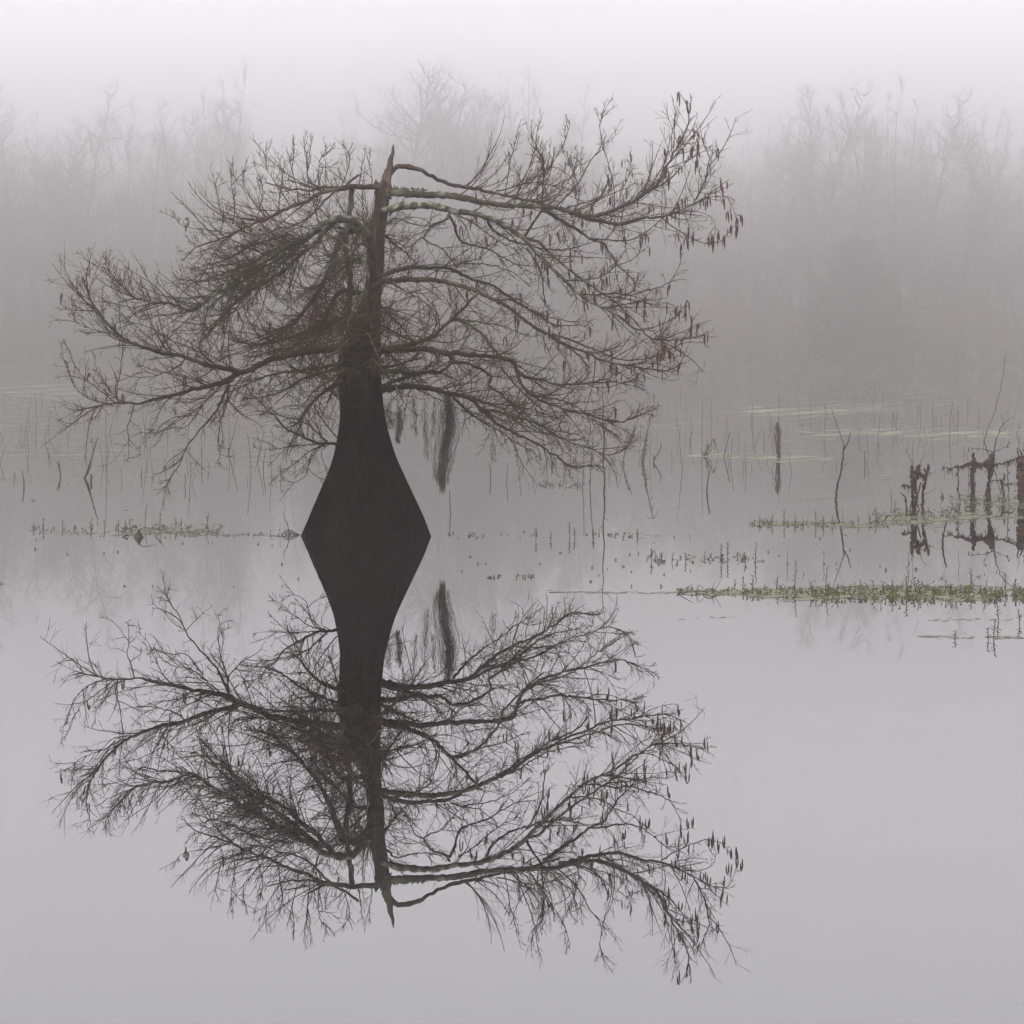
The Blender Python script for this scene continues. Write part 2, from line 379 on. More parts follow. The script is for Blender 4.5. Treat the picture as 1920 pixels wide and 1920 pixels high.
# the splintered leader: a tall tapering shard with lesser splinters beside it
mb = MB()
def shard(px0, py0, px1, py1, w0, dep, dz=0):
    n = 14; t = np.linspace(0, 1, n); P = np.array([W(px0 + (px1 - px0) * q ** 1.15, py0 + (py1 - py0) * q, D0 + dz) for q in t])
    P[:, 0] += rng.normal(0, .004, n)
    sides = 7; aa = np.arange(sides) * 2 * math.pi / sides; vs = []
    for q, p in zip(t, P):
        ww = (w0 * (1 - q) ** .8 + .7) * S0; f_ = 1 + .22 * np.cos(2 * aa + 1) + rng.normal(0, .07, sides)
        vs.append(np.stack([p[0] + ww * f_ * np.cos(aa), p[1] + dep * ww * f_ * np.sin(aa), np.full(sides, p[2]) + rng.normal(0, .006, sides)], 1))
    ii = (np.arange(n - 1)[:, None] * sides + np.arange(sides)[None]).ravel(); jj = (np.arange(n - 1)[:, None] * sides + (np.arange(sides)[None] + 1) % sides).ravel()
    mb.add(np.concatenate(vs), np.stack([ii, jj, jj + sides, ii + sides], 1)); mb.f.append(tuple(mb.n - sides + q for q in range(sides)))
shard(721, 372, 738.5, 270, 10, .8); shard(714, 366, 722, 318, 6, .7, .03); shard(727, 368, 731, 322, 5, .7, -.04)
shard(706, 364, 704, 336, 3, .8); shard(709, 364, 712, 342, 3, .8, .05)
mb.build('splintered_top', M['pale_limb'], tree, off=BASE)['label'] = 'pale splintered snapped leader'

# ------------------------------------------------------------------ the cypress: limbs traced from the photograph
# (points in photo pixels, start radius px, end radius px, depth at start m, depth at end m, options)
LIMBS = []
def limb(pts, r0, r1, d0, d1, mat='limb', tw=1.0, up=.05, ln=1.0, cat=0.0, sp=.75, early=.08):
    LIMBS.append(dict(p=pts, r0=r0, r1=r1, d0=d0, d1=d1, mat=mat, tw=tw, up=up, ln=ln, cat=cat, sp=sp, early=early))
# --- right side
limb([(728,331),(736,320),(746,314),(762,313),(785,317),(807,329),(834,343),(860,349),(892,354),(918,360),(942,365),(972,372),(1002,379),(1023,385),(1050,392)],5,2.2,0,.5,'red_limb',1.1,.14,.95,early=.42)
limb([(931,358),(950,355),(972,347),(1002,342),(1027,346),(1060,352),(1085,366)],1.7,.8,.3,.7,'red_limb',1.6,.16)
limb([(715,361),(755,362),(792,365),(830,366),(860,369),(886,375),(914,381),(961,385),(1008,387),(1042,390),(1064,396),(1092,402),(1122,404),(1149,394),(1182,381),(1211,362),(1231,347),(1244,325),(1256,301),(1267,280),(1286,248),(1292,222),(1290,203)],8.5,.9,0,-.6,'limb',1.15,.12,.9,.75,early=.2)
limb([(1211,362),(1232,352),(1252,340),(1270,322),(1285,306),(1297,290),(1305,268)],1.5,.7,-.4,-.9,'limb',1.0,.1,.8,1.0)
limb([(1234,347),(1243,320),(1262,296),(1278,274),(1301,252)],1.3,.7,-.5,-.2,'limb',.9,.12,.8,.9)
limb([(1262,290),(1264,262),(1265,240),(1266,214),(1262,196)],.9,.5,-.5,-.6,'limb',.6,.1,.5,.2)
limb([(1050,391),(1078,400),(1102,409),(1136,417),(1160,420),(1186,415),(1205,409),(1242,406),(1271,396),(1295,385),(1312,361),(1323,331),(1329,302),(1324,280),(1318,262)],4.5,.9,-.1,-1.1,'limb',1.3,.07,.8,1.6,early=.15)
limb([(1271,396),(1300,396),(1320,400),(1336,410),(1342,430),(1338,450)],1.1,.5,-.9,-1.3,'limb',.7,-.02,.6,1.2)
limb([(1242,409),(1272,432),(1299,447),(1323,457),(1336,455),(1352,452),(1362,443)],1.4,.6,-.7,-1.3,'limb',.8,0,.6,.9)
limb([(1312,361),(1330,362),(1346,352),(1362,340)],.9,.5,-1,-1.4,'limb',.8,.05,.5,1.6)
limb([(1300,384),(1325,372),(1345,368),(1366,372),(1377,398),(1381,420)],.9,.5,-1,-1.5,'limb',.9,-.05,.5,2.0)
limb([(1020,393),(1061,419),(1085,432),(1109,449),(1126,453),(1136,462),(1149,482),(1160,499),(1177,514),(1190,530)],4.2,1.0,.2,.9,'lichen_limb',1.1,.03,.8,.8)
limb([(1109,449),(1130,449),(1167,452),(1196,445),(1220,428),(1242,409),(1262,398)],2,.8,.5,1.1,'limb',1.1,.04,.8,1.2)
limb([(984,443),(1000,417),(1012,400),(1017,381),(1018,336),(1019,299),(1004,280),(997,258)],2.8,.8,-.3,-.5,'red_limb',.8,.12,.8,early=.4)
limb([(1042,389),(1058,372),(1076,354),(1089,336),(1107,302),(1124,280),(1128,262),(1124,240),(1128,216)],2.0,.6,-.2,.2,'red_limb',.9,.1,.7,early=.2)
limb([(1130,275),(1140,262),(1154,245),(1163,228)],.8,.4,.1,.2,'limb',.3,.05,.5)
limb([(1145,357),(1147,335),(1143,317),(1136,289),(1130,272)],1.1,.6,.2,.3,'limb',.6,.1,.6)
limb([(1055,392),(1100,379),(1130,370),(1164,355),(1177,334),(1182,312),(1182,286)],1.5,.5,.1,.5,'limb',.9,.08,.6,.4)
limb([(985,384),(1008,352),(1030,318),(1046,290),(1060,262),(1068,236)],1.9,.6,-.1,.4,'red_limb',1.2,.12,.7,early=.2)
limb([(965,380),(978,345),(990,318),(1000,290),(1008,268)],1.5,.6,0,-.5,'red_limb',1.1,.12,.7,early=.2)
limb([(945,368),(952,335),(956,305),(966,270),(972,240),(976,226)],1.3,.5,.2,.5,'red_limb',1.0,.1,.7,early=.3)
limb([(1075,400),(1085,372),(1082,340),(1070,310),(1062,285)],1.5,.6,.1,.4,'red_limb',1.1,.12,.7)
limb([(1105,404),(1115,380),(1132,360),(1140,338)],1.4,.6,0,-.4,'red_limb',1.6,.13,.6,.8)
# third limb, pale with lichen
limb([(715,398),(742,389),(764,387),(792,385),(815,387),(836,392),(860,397),(886,400),(911,407),(933,415),(952,426),(971,439),(984,449),(999,467),(1017,484),(1042,509),(1061,529),(1083,548),(1096,561),(1121,572),(1149,586),(1171,602),(1186,614),(1203,620),(1218,632),(1241,638),(1280,637),(1299,634),(1320,629)],8,.8,-.1,-1.3,'lichen_limb',1.0,.04,.8,.8,early=.2)
limb([(984,445),(1008,454),(1031,475),(1055,496),(1077,512),(1096,527),(1119,542),(1137,556),(1156,569),(1175,587),(1190,604),(1203,617)],3.2,1.2,-.5,-.9,'lichen_limb',1.1,.03,.8,.9)
limb([(1061,526),(1092,526),(1121,520),(1139,511),(1158,498),(1185,487),(1199,473),(1203,452)],2,.7,-.7,-.3,'limb',1.0,.05,.7,.8)
limb([(1083,547),(1102,552),(1130,552),(1158,550),(1182,554),(1205,546),(1229,541),(1252,531),(1265,516),(1276,490)],2,.6,-.7,-1.2,'limb',1.1,.05,.7,.9)
limb([(1137,555),(1149,557),(1177,561),(1205,567),(1224,572),(1236,570)],1.6,.7,-.8,-1.1,'limb',1.1,.03,.7,1.2)
limb([(1203,617),(1220,615),(1242,607),(1263,598),(1282,584)],1.3,.5,-1,-1.3,'limb',1.0,.05,.7,1.4)
limb([(1203,619),(1224,621),(1239,639),(1252,656),(1272,679)],1.1,.5,-1,-.8,'limb',.8,0,.6,1.0)
limb([(1280,637),(1295,618),(1296,600),(1290,582),(1284,590)],.8,.5,-1.2,-1.3,'limb',.5,0,.5,1.0)
limb([(843,400),(834,413),(815,420),(800,434),(795,447),(804,456),(817,460),(836,472),(850,490)],3,1,-.2,-.7,'limb',.9,.03,.7)
limb([(796,443),(779,454),(772,473),(762,492),(752,510)],1.6,.7,-.4,-.8,'limb',.9,.03,.7)
limb([(843,405),(852,422),(857,441),(867,454),(886,460),(914,467),(942,482),(961,492),(976,498),(999,499)],2.8,.9,-.1,.6,'limb',1.0,.02,.7)
limb([(860,404),(882,415),(901,428),(924,445),(945,458),(970,470)],2,.8,0,.5,'lichen_limb',1.0,.03,.7)
limb([(911,409),(924,430),(942,443),(961,452),(984,458),(1017,466),(1046,468),(1074,465),(1100,458)],3,1,-.3,.3,'lichen_limb',1.0,.03,.7)
limb([(987,464),(999,482),(1010,501),(1017,524),(1019,546),(1022,570)],2.6,1.1,-.5,-.5,'lichen_limb',.9,0,.7)
limb([(722,421),(742,409),(759,415),(779,421),(800,424),(830,420)],2.5,.9,-.15,-.8,'lichen_limb',.9,.05,.6)
limb([(730,404),(742,392),(755,379)],1.8,.8,-.2,-.4,'pale_limb',.2,.1,.3)
limb([(711,518),(742,508),(774,502),(811,502),(841,503),(860,511),(882,522),(905,529),(927,537),(946,550),(971,567),(999,584),(1021,599),(1045,614)],5,1.4,0,.9,'limb',1.2,.03,.8,.2)
limb([(852,500),(867,492),(897,485),(915,470),(930,458)],1.6,.7,.2,.6,'limb',.9,.06,.7)
limb([(870,494),(914,496),(942,503),(969,516),(990,535)],1.6,.7,.3,.9,'limb',1.0,.03,.7)
limb([(711,528),(755,524),(792,524),(826,527),(858,534),(886,543),(914,556),(939,569),(956,578),(980,597),(1006,616),(1040,633),(1062,646),(1085,655),(1111,667),(1139,679),(1167,684),(1205,690),(1246,696),(1272,686),(1281,670)],6.3,.8,0,-1.4,'red_limb',1.2,.03,.8,.5,early=.1)
limb([(1036,626),(1066,636),(1092,648),(1115,654),(1139,666),(1167,675),(1205,673),(1226,669),(1257,656),(1280,643),(1300,641)],2.2,.7,-.8,-1.5,'limb',1.0,.04,.7,.9)
limb([(1036,634),(1064,651),(1089,669),(1103,688)],2.6,1.4,-.8,-1.2,'red_limb',.3,0,.5)
limb([(930,563),(958,562),(990,578),(1020,592),(1050,600),(1080,604)],2.2,.8,-.3,.4,'red_limb',1.3,.03,.7,.9)
limb([(1040,612),(1070,610),(1098,612)],1.4,.6,.3,.4,'red_limb',1.4,.03,.6,1.8)
limb([(718,655),(760,648),(811,632),(828,616),(849,597),(870,578),(885,560),(896,547)],5.5,2.4,-.1,-.7,'limb',1.1,.03,.8)
limb([(849,598),(867,602),(890,615),(911,634),(931,662),(941,688),(950,703),(972,727),(995,750),(1020,770)],3.6,1.1,-.5,-1.2,'limb',1.3,.02,.8)
limb([(845,595),(882,602),(916,607),(942,611),(975,625)],2.2,.8,-.4,.4,'limb',1.4,.03,.8)
limb([(708,658),(755,656),(792,654),(830,660),(867,664),(905,667),(942,671),(963,679),(969,697),(980,724),(999,742),(1021,754),(1064,769),(1096,776),(1130,786),(1156,791),(1177,789),(1205,776),(1226,761)],7,.8,0,-1.1,'red_limb',1.5,.02,.9,.1)
limb([(963,680),(980,705),(1017,712),(1036,720),(1074,721),(1102,718),(1139,716),(1179,716),(1201,699),(1212,690)],3.2,.8,-.5,-1.2,'limb',1.1,.03,.8,.1)
limb([(1102,718),(1139,709),(1158,700),(1180,690)],1.2,.6,-.9,-1.2,'limb',.8,.03,.6,.8)
limb([(712,697),(747,696),(770,701),(800,697),(828,697),(841,686),(856,679),(882,684),(905,694),(920,705),(918,724),(939,739),(961,761),(985,785),(1010,805)],5.6,1.2,0,.9,'limb',1.4,.01,.9)
limb([(716,690),(744,684),(766,677),(790,672)],4,1.6,-.1,-.9,'limb',1.4,.03,.8)
limb([(712,728),(735,716),(755,710),(775,704),(800,699)],5,3,0,.4,'limb',1.4,0,.8)
limb([(712,731),(746,726),(777,724),(811,729),(845,739),(875,744),(892,757),(911,776),(931,793),(957,808),(984,821),(1006,832),(1029,847),(1051,862),(1070,876),(1096,874),(1122,873)],7,.9,0,-.9,'red_limb',1.5,-.005,.9)
limb([(905,768),(935,772),(965,782),(1004,793),(1036,812),(1061,827),(1085,834),(1107,840),(1119,847),(1139,852),(1164,846),(1182,831),(1188,815)],2.7,.7,-.5,-1.1,'limb',1.3,.02,.8,.05)
limb([(850,745),(877,771),(905,791),(939,810),(970,832),(1000,845)],2.6,.9,-.4,.5,'limb',1.4,.0,.8)
limb([(886,746),(918,757),(952,760),(990,766),(1030,780),(1062,792)],2.4,.8,-.5,.8,'limb',1.5,.01,.8)
limb([(941,742),(975,768),(1010,795),(1050,810),(1085,815)],2.2,.8,.5,1.0,'limb',1.5,.02,.8)
limb([(1000,743),(1040,748),(1080,762),(1115,790),(1150,812)],2,.7,-.8,-.4,'limb',1.4,.01,.8)
limb([(1029,847),(1037,868),(1045,890)],1,.5,-.6,-.8,'limb',.5,-.04,.6)
# --- left side
limb([(672,328),(650,345),(629,358),(612,373),(592,396),(569,414),(549,424),(522,429),(496,439),(468,439),(453,431),(444,416)],2.6,1.2,-.5,-1.0,'pale_limb',1.2,.10,.9,early=.3)
limb([(722,351),(689,352),(661,350),(640,354),(620,357),(603,361),(590,368),(577,377),(549,386),(522,399),(500,411),(479,418),(455,429),(436,439),(408,450),(380,459),(362,468),(348,482)],6,1.0,0,-.7,'red_limb',1.4,.11,.9,.15,early=.15)
limb([(640,352),(605,352),(580,358),(560,354),(545,354),(530,351),(502,343)],3.2,1.2,-.2,.3,'red_limb',.9,.12,.7)
limb([(612,360),(597,350),(585,345),(577,341)],2.8,1.6,-.2,-.4,'pale_limb',.3,.1,.5)
limb([(575,350),(567,347),(554,341),(537,338)],1.8,1,0,.2,'limb',.4,.1,.5)
limb([(672,700),(660,650),(654,600),(655,562),(656,525),(652,487),(648,459),(650,430),(655,400),(658,372),(660,352)],6,5,.15,-.1,'red_limb',.7,.08,.7)
limb([(692,441),(680,428),(672,420),(657,412),(639,411),(624,414),(605,420),(586,435),(564,448),(541,461),(511,480),(477,501),(446,521),(417,542),(389,562),(361,582),(334,574),(312,568),(287,568),(259,561),(242,551),(226,532),(209,516),(197,495)],8.5,.8,-.1,-1.5,'lichen_limb',1.5,.07,.85,early=.18)
limb([(361,583),(325,589),(295,592),(265,598),(244,579),(232,560),(222,540)],1.7,.6,-1.3,-1.7,'limb',1.0,.06,.7)
limb([(290,568),(272,572),(250,577),(230,572),(207,568),(180,566)],1.1,.5,-1.4,-1.6,'limb',.8,.05,.6)
limb([(624,416),(605,438),(592,456),(567,474),(545,497),(511,521),(474,542),(446,562),(417,592),(395,620),(375,640)],6,1.2,-.3,-.9,'lichen_limb',1.6,.06,.9)
limb([(600,430),(565,455),(530,480),(490,505),(450,530),(415,555),(392,580)],4,1,-.3,.4,'limb',1.7,.06,.9)
limb([(586,437),(560,462),(520,500),(480,535),(440,580),(410,610)],3.5,1,-.3,-1.4,'limb',1.6,.05,.9)
limb([(560,452),(520,465),(480,488),(440,505),(400,520),(365,528),(330,520)],2.8,.8,-.4,.3,'limb',1.4,.07,.8,.1)
limb([(541,440),(505,450),(470,462),(430,485),(395,495),(362,505)],2.4,.8,-.6,-1.2,'limb',1.4,.08,.8)
limb([(436,440),(415,455),(398,480),(386,505),(372,530)],1.6,.7,-.5,-.8,'limb',1.0,.06,.7)
limb([(436,439),(410,434),(383,430),(360,428),(340,421),(327,407)],1.3,.5,-.5,-.9,'limb',.7,.06,.5)
limb([(596,420),(612,439),(633,448),(652,465),(672,482),(687,499),(691,525),(687,549),(678,572),(665,594)],3.4,1.6,-.5,-.75,'lichen_limb',.8,.02,.7)
limb([(690,430),(660,432),(642,440),(631,469),(618,506),(601,542),(579,572),(554,602),(525,628),(490,648)],8,2,.1,-.5,'limb',1.6,.03,.9)
limb([(692,556),(671,549),(642,546),(633,551),(620,572),(609,600),(590,635),(560,662)],6,2.2,.1,.7,'limb',1.5,.03,.9)
limb([(690,600),(660,610),(630,606),(600,612),(560,628),(520,640),(480,645),(440,640)],5,1.3,0,1.2,'limb',1.1,.05,.9)
limb([(690,585),(655,600),(612,622),(575,640),(530,655),(470,668)],4.5,1.3,-.2,-1.6,'limb',1.0,.05,.9)
limb([(680,648),(640,650),(605,656),(567,660),(539,667),(511,673),(485,684),(464,696),(446,698),(432,693),(408,688),(381,682),(349,671),(325,664),(299,662),(280,654),(259,647),(235,637),(216,621),(201,607),(188,591),(177,574),(169,561),(164,542),(162,517),(166,497),(170,482)],9,.8,-.1,-.9,'red_limb',1.25,.07,.9,.3,early=.1)
limb([(446,698),(434,707),(414,718),(391,724),(362,731),(325,741),(295,746),(265,755),(242,755),(224,755),(205,757),(182,761),(156,767),(138,773)],6,.7,-.5,-1.2,'red_limb',1.1,.05,.9,.25)
limb([(222,754),(217,731),(224,705),(229,667),(230,640)],1.7,.5,-1,-1.2,'limb',1.0,.08,.7)
limb([(224,754),(208,735),(195,712),(180,690),(178,668)],1.3,.5,-1,-.7,'limb',.9,.08,.7)
limb([(205,757),(180,752),(156,741),(139,724),(130,701),(126,682)],1.5,.5,-1.1,-1.5,'limb',1.3,.1,.7)
limb([(215,755),(200,742),(175,722),(152,703),(138,678),(132,660)],1.4,.5,-1.1,-.9,'limb',1.2,.1,.7)
limb([(160,766),(145,768),(130,766),(122,758)],1.0,.5,-1.1,-1.4,'limb',.8,.03,.7)
limb([(156,767),(145,783),(138,795),(128,800),(120,797)],.9,.5,-1.1,-1.3,'limb',.6,.02,.6)
limb([(216,636),(201,626),(181,619),(156,611),(142,603),(132,594)],1.4,.5,-.9,-1.3,'limb',1.1,.05,.7)
limb([(230,640),(208,625),(194,604),(178,583),(160,583),(142,573)],1.6,.5,-.9,-.5,'limb',1.1,.07,.7)
limb([(177,574),(160,552),(152,538),(146,532)],1.0,.5,-1,-1.2,'limb',.8,.06,.6)
limb([(301,661),(287,639),(269,624),(248,606),(227,589),(214,575)],1.3,.5,-.8,-.3,'limb',.7,.06,.7)
limb([(301,661),(302,650),(316,635),(330,618),(345,612)],1.5,.6,-.8,-1.1,'limb',1.0,.05,.7,.3)
limb([(408,688),(385,668),(355,650),(325,640),(300,628)],2.0,.7,-.7,.1,'limb',1.3,.06,.8,.8)
limb([(349,671),(330,690),(300,702),(270,708),(240,705)],1.6,.6,-.8,-1.3,'limb',1.0,.06,.7)
limb([(391,724),(360,712),(325,702),(290,695),(262,684)],1.7,.6,-.7,-.1,'limb',1.0,.07,.7)
limb([(440,702),(428,722),(419,742),(409,765),(385,795),(359,825),(347,845),(338,868),(322,890),(309,914)],3.2,.6,-.5,-1.0,'limb',1.0,-.01,.8)
limb([(460,697),(420,720),(381,758),(353,778),(325,784),(301,799)],2.4,.7,-.5,-1.3,'limb',1.1,.01,.8)
limb([(430,722),(424,760),(414,790),(410,820),(412,850),(409,866)],1.6,.5,-.6,-.7,'limb',.7,-.03,.7)
limb([(425,735),(432,755),(452,775),(478,790),(490,800)],1.5,.6,-.6,-.4,'limb',.8,0,.7)
limb([(252,757),(248,776),(239,802),(241,827),(240,862)],1.4,.5,-1,-1.2,'limb',.8,-.02,.6)
limb([(242,825),(225,850),(208,868),(195,872)],.8,.4,-1.1,-1.2,'limb',.4,0,.5)
limb([(325,742),(305,760),(290,790),(278,820),(262,838)],1.4,.5,-.9,-.9,'limb',.8,0,.7)
limb([(380,760),(350,800),(322,802),(290,812),(265,810)],1.2,.5,-.8,-1.2,'limb',.7,0,.6)
limb([(640,715),(615,730),(595,745),(580,762),(560,790),(545,800)],5.5,1.2,-.05,-.9,'limb',1.7,.01,.8)
limb([(640,690),(600,700),(560,715),(525,735),(490,745),(455,748)],4,1,0,.9,'limb',1.5,.03,.9)
limb([(645,680),(600,690),(555,695),(515,702),(475,715),(430,735)],4.5,1.1,-.2,-1.7,'limb',1.5,.03,.9)
limb([(634,832),(612,831),(596,831),(567,819),(534,802),(515,780),(492,759),(474,742)],3.4,.7,-.2,-.7,'limb',1.1,.02,.7)
limb([(614,828),(596,812),(573,793),(545,784),(515,777),(490,775)],2.2,.7,-.3,-.2,'limb',1.1,.02,.7)
limb([(632,820),(611,795),(594,772),(585,750)],1.6,.7,-.2,-.3,'limb',1.0,.04,.6)
limb([(610,834),(579,847),(556,866),(519,892)],1.6,.5,-.3,-.9,'limb',.9,-.02,.6)
limb([(570,815),(560,812),(549,829),(526,851),(504,872)],1.4,.5,-.4,-.8,'limb',.9,-.01,.6)
limb([(618,833),(603,845),(605,862),(614,880)],1.0,.5,-.2,-.5,'limb',.7,-.03,.6)
limb([(600,834),(585,850),(578,875),(570,895),(548,905),(530,898)],1.1,.5,-.3,-.6,'limb',.7,0,.6)
limb([(605,832),(570,835),(540,838),(505,842),(480,840)],1.3,.5,-.3,-1.0,'limb',1.0,.01,.6)
# thin uprights along the left top
for p0, p1, p2, p3 in [((582,372),(578,340),(574,300),(570,268)), ((522,400),(524,372),(530,335),(524,300)), ((545,388),(528,360),(508,330),(488,292)),
                       ((480,418),(488,385),(492,350),(476,308)), ((436,420),(440,390),(434,345),(432,315)), ((415,400),(408,370),(404,345),(410,330)),
                       ((640,352),(650,325),(655,300),(648,276)), ((672,352),(676,330),(678,312),(684,296)), ((600,356),(596,330),(600,300),(612,285)),
                       ((500,411),(478,380),(455,352),(438,330)), ((560,384),(556,350),(548,318),(552,285)), ((698,350),(696,325),(692,305),(694,292))]:
    limb([p0, p1, p2, p3], 1.4, .5, -.4 + random.uniform(-.3, .3), -.4 + random.uniform(-.6, .6), 'limb', .95, .12, .7, early=.2)
# limbs that come towards or go away from the photographer
for py, dx, drop, dep in [(470,-60,40,-1.9),(455,70,50,1.8),(500,-90,60,1.7),(540,90,40,-2.0),(560,-40,70,-2.1),(590,60,55,1.9),(610,-110,50,1.6),(625,110,40,-1.7),
                          (640,30,60,-2.2),(650,-70,50,-2.1),(665,90,65,1.9),(680,-50,70,1.7),(690,60,60,-1.9),(705,-90,55,-1.8),(715,20,60,1.8),(430,-30,30,2.0)]:
    x0 = 697 if py < 600 else 680
    limb([(x0,py),(x0+dx*.3,py-14),(x0+dx*.65,py+drop*.1),(x0+dx,py+drop*.5),(x0+dx*1.25,py+drop)], 4.5, 1, 0, dep, 'limb', 1.5 if dep > 0 else .75, .02, .85)

TIPS = []                                # shoot ends, for catkins
ntw = 0
for L in LIMBS:
    pts = L['p']; n = len(pts); s = np.r_[0, np.cumsum([math.dist(pts[q], pts[q + 1]) for q in range(n - 1)])]; s /= s[-1]
    w3 = np.array([W(x, y, D0 + U * (L['d0'] + (L['d1'] - L['d0']) * math.sin(t * math.pi / 2))) for (x, y), t in zip(pts, s)])
    P = resample(w3, 7 * S0); k = len(P); t = np.linspace(0, 1, k)
    P[1:-1] += rng.normal(0, .75 * S0 * min(1, L['r0'] / 4 + .3), (k - 2, 3))
    R = (L['r0'] + (L['r1'] - L['r0']) * t ** .7) * S0 * .97 * (1 + rng.normal(0, .07, k) + .22 * (rng.random(k) < .06))
    mb = MB(); tubes(mb, P, R, 8 if L['r0'] > 2.5 else 5)
    lo = mb.build('limb', M[L['mat']], tree, off=BASE)
    # shoots
    length = np.linalg.norm(np.diff(P, axis=0), axis=1).sum() / S0
    m1 = max(2, int(length / 9.8 * L['tw'] * (1.9 if 380 < np.mean([q[0] for q in pts]) < 640 and 425 < np.mean([q[1] for q in pts]) < 690 else 1)))
    p, tg, tt = pick(P[None], m1, L['early'], 1.0)
    p = np.vstack([p, P[-1], P[-1]]); tg = np.vstack([tg, unit(P[-1] - P[-3]), unit(P[-1] - P[-3])]); tt = np.r_[tt, 1, 1]
    rd = rng.normal(0, 1, p.shape); rd[:, 1] *= .8
    rd = unit(rd - (rd * tg).sum(1, keepdims=True) * tg)
    d = tg * rng.uniform(.45, 1.1, (len(p), 1)) + rd * L['sp'] * rng.uniform(.4, 1.1, (len(p), 1)) + UP * L['up'] * 1.6 + rng.normal(0, .22, p.shape)
    big = min(1.3, .5 + .14 * L['r0'])
    L1 = rng.gamma(2.6, 25, len(p)).clip(14, 150) * S0 * L['ln'] * (1.1 - .35 * tt) * big
    L1[-2:] *= .5
    L1 = np.where(tt > .9, np.minimum(L1, 34 * S0), L1)
    tw = MB()
    s1 = grow(p, d, L1, 11, .042, L['up'] * .5 + rng.normal(0, .05, len(p)), .8, 2.2)
    tubes(tw, s1, (np.clip(.34 + L1 / S0 * .0065, .42, 1.15) * S0)[:, None] * np.linspace(1, .42, 11)[None], 4, cap=False)
    p, tg, t2 = pick(s1, 6, .08, .96)
    L1r = np.repeat(L1, 6); keepm = rng.random(len(p)) < np.clip(L1r / (62 * S0), .12, .95); p, tg, t2, L1r = p[keepm], tg[keepm], t2[keepm], L1r[keepm]
    L2 = (L1r * .50 * (1.1 - .6 * t2) * rng.uniform(.35, 1.3, len(p))).clip(7 * S0, 75 * S0)
    s2 = grow(p, tg * .9 + rng.normal(0, .5, p.shape) + UP * L['up'] * 1.5, L2, 7, .055, L['up'] * .5 + rng.normal(0, .06, len(p)), .8, 2.2)
    tubes(tw, s2, np.full((len(p), 1), .43 * S0) * np.linspace(1, .55, 7)[None], 3)
    p, tg, t3 = pick(s2, 2, .1, .85)
    L2r = np.repeat(L2, 2); keepm = rng.random(len(p)) < np.clip(L2r / (28 * S0), .08, .95); p, tg, L2r = p[keepm], tg[keepm], L2r[keepm]
    L3 = (L2r * .55 * rng.uniform(.4, 1.2, len(p))).clip(5 * S0, 32 * S0)
    s3 = grow(p, tg * .9 + rng.normal(0, .45, p.shape) + UP * L['up'] * 1.5, L3, 4, .07, L['up'] * .7, .8)
    tubes(tw, s3, np.full((len(p), 1), .34 * S0) * np.linspace(1, .6, 4)[None], 3)
    to = tw.build('twigs', M['twig'], lo, off=BASE); to['kind'] = 'stuff'
    ntw += len(tw.f)
    if L['cat']:
        ends = np.vstack([s1[:, 5], s1[:, -1], s2[:, -1]])
        m = min(len(ends), int(round(L['cat'] * length / 17)))
        TIPS += list(ends[rng.choice(len(ends), m, replace=False)])

# drooping catkins: slender spindles hanging in ones, twos and threes
def catkin_mesh(n, seed):
    r2 = np.random.default_rng(seed); mb = MB()
    for q in range(n):
        ln = r2.uniform(.06, .14); k = 7; t = np.linspace(0, 1, k)
        P = np.stack([r2.uniform(-.018, .018) * np.ones(k) * np.minimum(1, t * 3) + .012 * r2.normal() * t ** 2, r2.uniform(-.018, .018) * np.ones(k) * np.minimum(1, t * 3), -ln * t], 1)
        tubes(mb, P, 0.0078 * np.array([.25, .75, 1, 1, .9, .65, .15]) * r2.uniform(.75, 1.25), 6)
    return mb.mesh('catkin', M['catkin'])
cms = [catkin_mesh(n, 40 + q) for q, n in enumerate([1, 2, 1, 3, 2, 1, 2])]
random.shuffle(TIPS)
for p in TIPS[:230]:
    o = link(bpy.data.objects.new('catkin', random.choice(cms)), tree)
    o.location = p - BASE; o.rotation_euler = (0, 0, random.uniform(0, 6.28)); o.scale = (U, U, U * random.uniform(.8, 1.25))
# fern fringe along the tops of two limbs
mb = MB()
for (xa, ya, xb, yb, m) in [(735,357,800,362,150), (640,410,690,428,60), (1010,560,1030,580,30)]:
    for q in range(m):
        t = random.random(); c = W(xa + (xb - xa) * t, ya + (yb - ya) * t - 3, D0 + random.uniform(-.05, .05))
        dd = unit(np.array([random.gauss(0, .7), random.gauss(0, .7), random.uniform(.1, 1)])) * random.uniform(.025, .06) * U; sd = unit(np.cross(dd, UP + .01)) * .006 * U
        mb.add([c, c + dd * .5 + sd, c + dd, c + dd * .5 - sd], [(0, 1, 2, 3)])
o = mb.build('fern_fringe', M['fern'], tree, off=BASE, smooth=False); o['kind'] = 'stuff'

